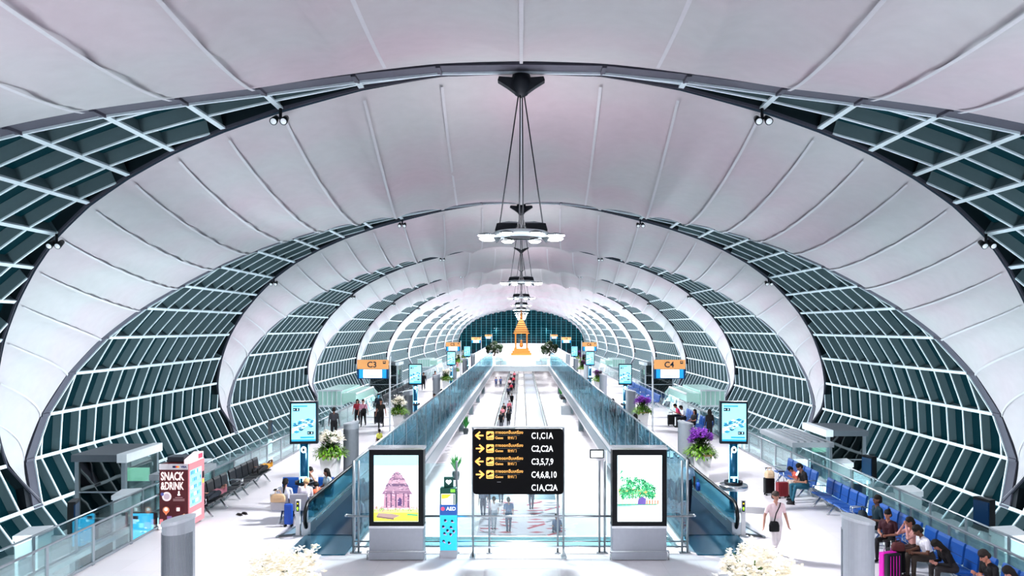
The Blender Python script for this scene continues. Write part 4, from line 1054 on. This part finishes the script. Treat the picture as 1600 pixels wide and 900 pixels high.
# ---------------- walkway signal posts
for s, x, y, nm in ((-1, -6.42, 22.1, 'left'), (1, 6.38, 22.1, 'right')):
    t = thing('signal_post', 'thin white signal post with green arrow light beside the %s moving walkway' % nm, 'signal post', (x, y, 0))
    MB().box((0, 0, .52), (.13, .1, 1.04), paint('e4e6ea', .4)).build('post', None, t, .01)
    MB().box((0, -.052, .86), (.075, .01, .3), DARK).build('light_panel', None, t)
    m = MB(); m.poly([(-.028, -.06, .8), (.028, -.06, .8), (0, -.06, .85)], lit('8cff30', 3)); m.box((0, -.06, .775), (.02, .004, .05), lit('8cff30', 3)); m.ball((0, -.06, .94), (.022, .004, .022), lit('e0c030', 1.5), 8, 6); m.build('arrow_light', None, t)
    MB().tube([(s*.05, .1, .03), (s*.5, -.1, .03), (s*.55, -.25, .03)], .03, 6, STEEL).tube([(0, .06, .3), (s*.5, -.12, .03)], .02, 6, STEEL).build('guard_bar', None, t)
    MB().box((0, 0, .015), (.26, .26, .03), STEEL).build('foot', None, t)
# ---------------- vending machine
t = thing('vending_machine', 'tall dark red snack and drink vending machine by the left railing', 'vending machine', (-10.32, 22.8, 0))
RD = mat('vending_red', '6b2c33', .45); PK = mat('vending_pink', 'd98a8f', .45, emit=.1)
m = MB(); m.box((0, .55, 1.0), (.86, 1.08, 1.86), RD); m.build('cabinet', None, t, .01)
for x in (-.35, .35):
    for y in (.08, 1.0): MB().box((x, y, .035), (.08, .08, .07), STEEL).build('foot', None, t)
MB().box((0, -.002, 1.86), (.86, .02, .17), paint('e6dfe2', .4)).build('payment_strip', None, t)
m = MB(); m.box((.02, -.015, 1.86), (.09, .006, .06), lit('2b2f55', .2)); m.ball((.1, -.016, 1.86), (.035, .004, .03), lit('d23a3a', .6), 10, 6); m.ball((.14, -.018, 1.86), (.035, .004, .03), lit('e8973a', .6), 10, 6)
m.build('card_logos', None, t)
text('VISA', .085, lit('1f2f6a', .3), t, (.22, -.014, 1.83), bold=.003)
text('SNACK', .335, lit('f3e4e2', .7), t, (-.375, -.014, 1.47), name='headline_lettering', bold=.009, sx=.62)
text('&DRINK', .315, lit('f3e4e2', .7), t, (-.375, -.014, 1.19), name='headline_lettering', bold=.008, sx=.58)
m = MB()
m.lathe([(.0, 0), (.15, 0)], (0, 0, 0), 4, WH, cap=False) if False else None
def disc(mb, x, z, r, mt, y=-.014): mb.poly([(x+r*math.cos(a*PI/10), y, z+r*math.sin(a*PI/10)) for a in range(20)], mt)
disc(m, -.2, .98, .14, lit('e2d6d8', .6)); disc(m, -.2, .98, .09, lit('b9a8b4', .5), -.016); disc(m, -.33, 1.05, .05, lit('5a5f9a', .5), -.018)
disc(m, -.22, .58, .1, lit('c98a6a', .6)); m.poly([(-.3, -.014, .54), (-.14, -.014, .54), (-.22, -.014, .42)], lit('c98a6a', .6)); disc(m, -.22, .6, .05, WH, -.017)
disc(m, .14, .62, .09, lit('7a3a40', .3)); m.box((.14, -.017, .6), (.09, .004, .1), WH); disc(m, .32, .42, .05, lit('d9b08a', .6))
m.box((.16, -.014, 1.08), (.04, .004, .12), WH); m.box((.16, -.014, 1.03), (.08, .004, .04), WH)
for z in (.95, .9, .86): m.box((.16, -.014, z), (.34 if z < .95 else .22, .004, .014), lit('c9a8a8', .4))
m.box((-.12, -.014, .28), (.14, .004, .24), lit('8a6a9a', .5)); m.box((-.2, -.016, .12), (.18, .004, .2), lit('c9825a', .6)); m.box((-.36, -.014, .2), (.1, .004, .22), lit('e08a90', .6)); m.box((.2, -.014, .24), (.13, .004, .14), lit('e6b0b0', .6)); m.box((-.38, -.017, .08), (.12, .004, .14), WH); m.box((-.02, -.016, .12), (.14, .004, .14), lit('cfe4e0', .7))
m.build('printed_graphics', None, t)
MB().box((.44, .55, 1.0), (.03, 1.1, 1.86), PK).build('front_panel', None, t)
MB().box((.457, .47, 1.18), (.01, .82, 1.1), lit('8cc6dc', .8)).build('display_window', None, t)
m = MB(); random.seed(4)
for r_ in range(5):
    m.box((.465, .47, .70+r_*.22), (.012, .8, .02), lit('7fb8c9', .7))
    for q in range(7): m.box((.464, .14+q*.11, .77+r_*.22), (.01, .07, .1), lit(random.choice(['58a9c9', '8fd0e6', '3f7f9f', 'dff4fa', 'd0e8f0']), .9))
m.build('product_rows', None, t)
MB().box((.46, 1.0, 1.25), (.02, .09, .12), lit('f0c050', .9)).box((.46, 1.0, 1.45), (.02, .1, .2), DARK).build('payment_panel', None, t)
MB().box((.46, .5, .35), (.02, .7, .2), lit('f0b8b8', .5)).build('delivery_flap', None, t)
m = MB(); m.prism([(.02, 1.94), (1.05, 1.94), (1.05, 2.16), (.7, 2.2), (.02, 2.06)], .30, .45, lit('f2dde0', .5), axis='x'); m.build('header_sign', None, t)
MB().box((.452, .82, 2.06), (.01, .3, .14), lit('d04a60', .7)).build('header_badge', None, t)
MB().box((-.1, .6, 2.02), (.5, .5, .14), mat('dark_box_top', '4a5058', .5)).build('compressor_box', None, t)
# ---------------- seats
SEATB = mat('blue_seat', '1d56a0', .35); SEATK = mat('black_seat', '1c2229', .4); SEATG = mat('grey_seat_back', 'c3c0c4', .5)
def bench(n, cm, backm=None, back_label=None, rail='x'):
    """beam seating: faces local -Y, seats along local X, first seat centre at x=.3"""
    t = thing('airport_bench', 'x', 'airport bench', (0, 0, 0), 0, None)
    MB().box((n*.3, 0, .36), (n*.6, .07, .06), CHROME).build('beam', None, t)
    seat = back = arm = None
    for i in range(n):
        if seat is None:
            m = MB(); m.prism([(.24, .42), (-.24, .45), (-.26, .41), (-.2, .385), (.22, .375)], .03, .57, cm, axis='x'); seat = m.build('seat', None, t, .012)
            m = MB()
            prof = [(.22, .43), (.27, .44), (.36, .88), (.35, .93), (.31, .93), (.28, .86)]
            m.prism(prof, .04, .56, cm, axis='x')
            if backm: m.prism([(.27, .40), (.285, .40), (.375, .9), (.36, .94)], .03, .57, backm, axis='x')
            m.box((.3, .248, .62), (.50, .008, .012), DARKST, rx=-.2); m.box((.3, .28, .76), (.50, .008, .012), DARKST, rx=-.2)
            back = m.build('backrest', None, t, .012)
        else:
            for src in (seat, back):
                c = src.copy(); COL.objects.link(c); c.parent = t; c.location = (.6*i, 0, 0)
    legs = sorted({.3, n*.6-.3}) if n < 4 else [.3, n*.3, n*.6-.3]
    for x in legs:
        m = MB(); m.tube([(x, 0, .36), (x, -.26, .03), (x, -.3, .015)], .03, 8, CHROME); m.tube([(x, 0, .36), (x, .22, .03), (x, .27, .015)], .03, 8, CHROME); m.build('leg', None, t)
    for x in (0, n*.6):
        m = MB(); m.tube([(x, .24, .62), (x, .0, .64), (x, -.2, .62), (x, -.2, .5), (x, -.05, .4)], .018, 6, CHROME); m.build('armrest', None, t)
    return t
b5 = bench(5, SEATB); b5['label'] = 'nearest blue airport bench on the right, under the man in glasses'; b5['group'] = 'blue benches along the right railing'
# right benches face -X : local -Y -> -X means rotate by -90deg (x->-y) ; local +X runs toward -Y
def place_right(src, y_hi, x, label): 
    o = dup(src, (x, y_hi, 0), -PI/2, label); return o
b5.rotation_euler = (0, 0, -PI/2); b5.location = (10.08, 16.6, 0)
for (y, l) in ((19.75, 'blue airport bench on the right under the couple and the maroon-shirted woman'), (22.9, 'blue airport bench under the bearded man in dark teal, with empty seats'),
               (26.05, 'mostly empty blue airport bench below the man in jeans'), (29.9, 'blue airport bench farthest up the near right row, behind the red suitcase'),
               (44.6, 'blue airport bench on the right deck behind the purple planter'), (48.2, 'blue airport bench far right with the group in pink and white')):
    place_right(b5, y, 10.08, l)
bk = bench(5, SEATK); bk.rotation_euler = (0, 0, PI/2); bk.location = (-10.05, 24.0, 0); bk['label'] = 'black airport bench behind the vending machine with the sleeper in pink'; bk['group'] = 'black benches along the left railing'
dup(bk, (-10.05, 27.15, 0), PI/2, 'second black airport bench on the left with the sleeper in yellow')
dup(bk, (-10.05, 57.5, 0), PI/2, 'distant black bench on the left deck, nearest of the far row')
for i in range(4): dup(bk, (-10.05, 60.7+i*3.2, 0), PI/2, 'black bench number %s from the nearest in the far left row below the C3 sign' % ['two', 'three', 'four', 'five'][i])
for i in range(5): dup(b5, (10.08, 60.5+i*3.2, 0), -PI/2, 'blue bench number %s from the nearest in the far right row behind the second totem' % ['one', 'two', 'three', 'four', 'five'][i])
bg = bench(2, SEATB, SEATG); bg.location = (-6.48, 23.75, 0); bg.rotation_euler = (0, 0, PI); bg['label'] = 'short bench with pale grey seat backs turned to the camera, left deck'
bo = bench(3, SEATB, SEATG); bo.location = (-8.1, 25.66, 0); tag(bo, 'short bench facing the camera, opposite the grey-backed one', 'airport bench')
# ---------------- service cabinets beyond the rails
def cabinet():
    t = thing('service_cabinet', 'x', 'cabinet', (0, 0, 0), 0, 'white service cabinets beyond the railings')
    MB().box((0, 0, 2.16), (.62, .62, 4.32), paint('dde4e6', .5)).build('casing', None, t, .02)
    m = MB(); m.add([(-.34, -.34, 4.32), (.34, -.34, 4.32), (.34, .34, 4.32), (-.34, .34, 4.32), (-.34, -.34, 4.46), (.34, -.34, 4.5), (.34, .34, 4.58), (-.34, .34, 4.54)], [(3, 2, 1, 0), (4, 5, 6, 7), (0, 1, 5, 4), (1, 2, 6, 5), (2, 3, 7, 6), (3, 0, 4, 7)], WHITEM); m.build('sloped_lid', None, t)
    MB().box((0, -.315, 3.2), (.4, .01, 1.4), GREYM).build('vent_panel', None, t)
    return t
cb = cabinet(); fst = True
for s in (-1, 1):
    for j, y in enumerate((20.7, 25.6 if s < 0 else 26.1, 31.5, 46.5, 66)):
        lab = 'white service cabinet beyond the %s railing, %s from the front' % ('left' if s < 0 else 'right', ['first', 'second', 'third', 'fourth', 'fifth'][j])
        if fst: cb.location = (s*13.15, y, -4); cb['label'] = lab; fst = False
        else: dup(cb, (s*13.15, y, -4), 0, lab)
# dark display stands beyond the rail
def dstand(label, x, y, h):
    t = thing('display_stand', label, 'screen stand', (x, y, -4), 0, 'dark screen stands beyond the railings')
    MB().box((0, 0, (h+4)/2), (.16, .16, h+4), WHITEM).build('post', None, t)
    MB().box((0, 0, h+4.2), (.22, .55, .95), DARK, rz=.3).build('housing', None, t)
    MB().box((-.12 if x > 0 else .12, -.06, h+4.25), (.04, .5, .7), mat('dim_blue_screen', '102a44', .2, emit=.12, ecol='164a86'), rz=.3).build('screen', None, t)
    MB().box((0, 0, .03), (.5, .5, .06), STEEL).build('foot', None, t)
dstand('dark screen stand beyond the right railing, lower right of the curved glazing', 13.5, 22.4, .35)
dstand('dark screen stand beyond the right railing behind the row of empty blue seats', 13.5, 29.8, .35)
dstand('dark screen stand beyond the left railing near the bottom left corner', -13.4, 23.0, .15)
dstand('small dark screen stand beyond the left railing near the map totem', -13.4, 41, .35)
# map screens low by the rail
for s, x, y, l in ((-1, -11.6, 23.6, 'bright blue map screen low behind the left railing, beside the vending machine'), (1, 11.3, 31.0, 'pale blue lit panel low behind the right railing, above the blue seats')):
    t = thing('map_screen', l, 'screen', (x, y, -4))
    MB().box((0, 0, 2.2), (.8, .12, 4.2) if s < 0 else (.9, .12, 4.5), DARKST).build('housing', None, t)
    m = MB(); m.box((0, -.08, 3.8 if s < 0 else 4.2), (.66, .03, 1.0), lit('3fb8e6' if s < 0 else 'c9eefa', 1.3)); q = m.build('screen', None, t)
    if s < 0:
        m = MB(); random.seed(8); m.box((-.2, -.1, 4.18), (.16, .004, .1), INK)
        for i in range(14):
            xx = random.uniform(-.25, .25); zz = random.uniform(3.4, 4.1); m.poly([(xx-.05, -.1, zz), (xx, -.1, zz-.03), (xx+.05, -.1, zz), (xx, -.1, zz+.03)], random.choice([SCRL, SCRD]))
        m.build('map_artwork', None, q)
# ---------------- lift lobbies and canopies
GREENL = lit('6fae6a', .5)
def lobby(label, x0, x1, y0, y1, zt, s, grp='glass lift lobbies beyond the railings'):
    t = thing('lift_lobby', label, 'lift lobby', ((x0+x1)/2, y0, -4), 0, grp)
    w_ = abs(x1-x0); L = y1-y0; H = zt+4
    MB().box((0, L/2, H-.12), (w_+.3, L+.3, .24), mat('lobby_roof', '5e676e', .5)).build('roof', None, t)
    MB().box((-s*w_/2, L/2, H-.12), (.34, L+.34, .3), WHITEM).build('fascia', None, t)
    m = MB()
    for x in (-w_/2, w_/2):
        for y in (0, L): m.box((x, y, H/2-.1), (.14, .14, H-.2), STEEL)
    m.build('frame', None, t)
    MB().box((0, 0, H/2-.1), (w_-.1, .02, H-.3), SMOKE).build('front_glass', None, t)
    MB().box((-s*w_/2, L/2, H/2-.1), (.02, L-.1, H-.3), PANE).build('side_glass', None, t)
    m = MB(); m.box((0, L-.1, H/2-.2), (w_-.2, .05, H-.5), paint('26363a', .6)); m.box((0, L-.16, H-1.1), (w_*.8, .03, .5), lit('8fc8a8', .8)); m.build('inner_wall', None, t)
    MB().box((0, L/2, H-.3), (w_-.4, L-.4, .05), lit('c9e6d0', .8)).build('ceiling_light', None, t)
    m = MB()
    for z in (H-1.3, H-2.2): m.box((0, -.02, z), (w_, .05, .05), STEEL)
    m.build('glazing_bar', None, t)
    return t
lobby('glass lift lobby with dark roof left of the vending machine', -15.3, -13.7, 26.5, 28.8, 1.62, -1)
lobby('glass lift lobby with dark roof beyond the right benches', 13.7, 15.3, 34.3, 36.8, 1.4, 1)
def canopy(label, xc, y0, y1, wd, zt, s):
    t = thing('walkway_canopy', label, 'canopy', (xc, y0, -4)); L = y1-y0
    m = MB(); m.box((0, L/2, zt+4-.1), (wd, L, .2), mat('canopy_grey', 'a3abb1', .5)); m.build('roof', None, t)
    m = MB()
    for q in range(5): m.box((-wd/2+.3+q*(wd-.6)/4, L/2, zt+4+.02), (.1, L-.3, .05), STEEL)
    m.build('roof_ribs', None, t)
    for x in (-wd/2+.1, wd/2-.1):
        for y in (.1, L-.1): MB().box((x, y, (zt+4-.2)/2), (.09, .09, zt+4-.2), STEEL).build('column', None, t)
    for x in (-wd/2+.1, wd/2-.1): MB().box((x, L/2, zt+3), (.02, L-.3, 1.6), PANE).build('glass_panel', None, t)
canopy('low grey canopy between the left railing and the lift lobby', -12.05, 26.3, 28.6, 1.4, .95, -1)
canopy('low grey canopy between the right railing and the lift lobby', 11.9, 31.3, 35.6, 1.7, 1.3, 1)
def stairbox(label, x, y, s):
    t = thing('stair_enclosure', label, 'stair enclosure', (x-s*.7, y, -4), 0, 'green glass stair enclosures')
    G = mat('green_glass_lit', '9fc4bc', .15, emit=.2, ecol='b8e0d8')
    MB().box((0, 3, 5.15), (1.6, 6, 1.0), G).build('glass_hood', None, t)
    m = MB()
    for q in range(6): m.box((-.8+q*.32, -.02, 5.15), (.05, .05, 1.0), WHITEM)
    m.box((0, -.02, 4.62), (1.8, .1, .12), WHITEM); m.box((0, -.02, 5.68), (1.8, .1, .1), WHITEM); m.build('hood_frame', None, t)
    m = MB(); m.prism([(-.05, 4.9), (6, 4.9), (8, 4.2), (8, 4.9), (6, 5.5), (0, 5.5)], s*-.9, s*-1.8, G, axis='x'); m.build('sloping_glass', None, t)
    m = MB(); m.tube([(s*-.95, 0, 5.45), (s*-.95, 6, 5.45), (s*-.95, 9.5, 3.5)], .08, 6, WHITEM); m.tube([(s*-1.8, 0, 5.45), (s*-1.8, 6, 5.45), (s*-1.8, 9.5, 3.5)], .08, 6, WHITEM); m.build('sloping_rail', None, t)
    MB().box((0, 3, 1.8), (1.5, 5.8, 3.6), paint('8c9a9e')).build('base', None, t)
stairbox('green-lit glass stair enclosure beyond the left railing, below the C3 sign', -13.8, 52.5, -1)
stairbox('green-lit glass stair enclosure beyond the right railing, below the C4 sign', 13.8, 52.5, 1)
stairbox('small distant stair enclosure beyond the left railing', -13.9, 104, -1)
stairbox('small distant stair enclosure beyond the right railing', 13.9, 104, 1)
lobby('distant dark glass lift lobby on the left under the far arches', -15.4, -12.6, 78, 81, 2.4, -1)
lobby('distant dark glass lift lobby on the right under the far arches', 12.6, 15.4, 78, 81, 2.4, 1)
# ---------------- lower level fittings
t = thing('hanging_monitor', 'small white monitor on a slim pole over the lower corridor, right of the gate sign', 'monitor', (3.0, 30.5, -4))
MB().box((0, 0, 5.0-.02), (.56, .1, .34), DARK).build('housing', None, t); MB().box((0, -.055, 4.98), (.46, .02, .25), lit('eefcff', 1.5)).build('screen', None, t)
MB().tube([(.38, .05, 0), (.38, .05, 5.1), (.1, .05, 5.1)], .03, 6, WHITEM).build('pole', None, t)
def lowpil():
    t = thing('lower_column', 'x', 'column', (0, 0, 0), 0, 'grey column boxes along the lower corridor')
    MB().box((0, 0, 1.1), (.5, .5, 2.2), GREYM).build('casing', None, t, .02); MB().box((0, -.26, 1.1), (.3, .01, 1.9), WEB).build('grille', None, t)
    MB().box((0, 0, 2.22), (.54, .54, .04), WHITEM).build('cap', None, t)
    return t
lp = lowpil(); fst = True
for i in range(4):
    for s in (-1, 1):
        lab = '%s grey ventilation column along the %s side of the lower corridor' % (ordn[i], 'left' if s < 0 else 'right')
        loc = (s*5.75, 74+i*14, -4)
        if fst: lp.location = loc; lp['label'] = lab; fst = False
        else: dup(lp, loc, 0, lab)
def lowplant(label, x, y):
    t = thing('potted_plant', label, 'potted plant', (x, y, -4)); random.seed(int(y))
    MB().lathe([(.2, 0), (.26, .35), (.22, .55), (.2, .55)], (0, 0, 0), 14, mat('dark_pot', '3a4448', .4)).build('pot', None, t)
    g = MB(); L = leafmat('2f8f3f')
    for i in range(40):
        a = random.random()*6.28; h = random.uniform(.6, 1.3); r = random.uniform(.2, .5); c = Vector((0, 0, .5)); e = Vector((r*math.cos(a), r*math.sin(a), .5+h)); s_ = Vector((-math.sin(a), math.cos(a), 0))*.06
        g.add([c, c.lerp(e, .5)+s_+Vector((0, 0, .1)), e, c.lerp(e, .5)-s_+Vector((0, 0, .1))], [(0, 1, 2, 3)], L)
    g.build('leaves', None, t)
lowplant('leafy potted plant low on the left of the lower corridor, above the AED stand', -4.3, 50.5)
lowplant('second potted plant on the left of the lower corridor, farther up', -5.2, 72)
lowplant('small potted plant on the right of the lower corridor', 5.6, 108)
t = thing('information_counter', 'small dark counter beside the right wall of the lower corridor', 'counter', (5.1, 88, -4))
MB().box((0, 0, .5), (1.1, .6, 1.0), GREYM).build('cabinet', None, t, .02); MB().box((0, 0, 1.9), (1.2, .3, .3), DARK).build('sign_board', None, t); MB().tube([(.5, 0, 1), (.5, 0, 1.9)], .03, 6, STEEL).tube([(-.5, 0, 1), (-.5, 0, 1.9)], .03, 6, STEEL).build('supports', None, t)
# ---------------- far end: gold pavilion, trees, counters
t = thing('gold_pavilion', 'tiered golden Thai pavilion on a white plinth at the far end', 'pavilion', (0, 136, 0))
GO = mat('gold_leaf', 'b87a3c', .3, .6, emit=.12, ecol='d08a40'); GW = lit('f6f0ea', 1.0)
MB().box((0, 0, .55), (6.4, 4.4, 1.1), GW).build('plinth', None, t)
m = MB()
for i in range(3): m.box((0, 0, 1.1+.2+i*.4), (3.6-i*.5, 2.6-i*.4, .4), GO)
m.build('stepped_base', None, t)
for x in (-1, 1):
    for y in (-.8, .8): MB().lathe([(.2, 0), (.14, .3), (.13, 2.3), (.2, 2.6)], (x*1.0, y, 2.3), 10, GO).build('column', None, t)
m = MB(); z = 4.9; 
for i, wd in enumerate((3.0, 2.7, 2.35, 2.0, 1.6, 1.2, .8)):
    m.prism([(-wd/2, z), (wd/2, z), (wd/2*.8, z+.22), (-wd/2*.8, z+.22)], -wd/2*.8, wd/2*.8, GO); m.box((0, 0, z+.3), (wd*.72, wd*.6, .16), paint('8a4a30')); z += .38
m.tube([(0, 0, z), (0, 0, z+.9), (0, 0, z+1.8)], [.3, .12, .02], 8, GO); m.build('tiered_roof', None, t)
m = MB(); m.ball((0, 0, 2.9), (.35, .35, .5), GO); m.ball((0, 0, 3.6), .22, GO); m.build('figure', None, t)
for s in (-1, 1):
    t = thing('potted_tree', 'dark cloud-pruned tree in a white box %s of the gold pavilion' % ('left' if s < 0 else 'right'), 'tree', (s*4.6, 128, 0)); random.seed(30+s)
    MB().box((0, 0, .6), (2.4, 1.4, 1.2), paint('e8edf0', .4)).build('planter_box', None, t, .03)
    MB().tube([(0, 0, 1.1), (.2, 0, 1.7), (-.1, 0, 2.4), (.3, 0, 3.0)], [.15, .12, .09, .05], 7, paint('4a3a2c')).build('trunk', None, t)
    g = MB()
    for (cx_, cz_, r) in ((-.6, 2.1, .6), (.7, 2.3, .65), (0, 2.9, .7), (-.9, 2.6, .4), (1.1, 2.8, .4), (.2, 3.4, .35)):
        for i in range(420):
            v = Vector((random.gauss(0, 1), random.gauss(0, 1), random.gauss(0, .6))).normalized()*r; c = Vector((cx_, 0, cz_))+v; u = Vector((random.random()-.5, random.random()-.5, random.random()-.5)).normalized()*.14; w2 = u.orthogonal().normalized()*.06
            g.add([c-u, c+w2, c+u, c-w2], [(0, 1, 2, 3)], leafmat('1c3313'))
    g.build('foliage', None, t)
for i, (x, y, l) in enumerate(((-3.2, 123, 'small glass shop counter on the bridge left of the plinth'), (3.2, 123, 'small glass shop counter on the bridge right of the plinth'))):
    t = thing('display_counter', l, 'counter', (x, y, 0))
    MB().box((0, 0, .3), (1.8, .7, .6), WHITEM).build('base', None, t, .02); MB().box((0, 0, .9), (1.8, .7, .6), PANE).build('glass_case', None, t); MB().box((0, 0, 1.22), (1.85, .75, .04), CHROME).build('top', None, t)
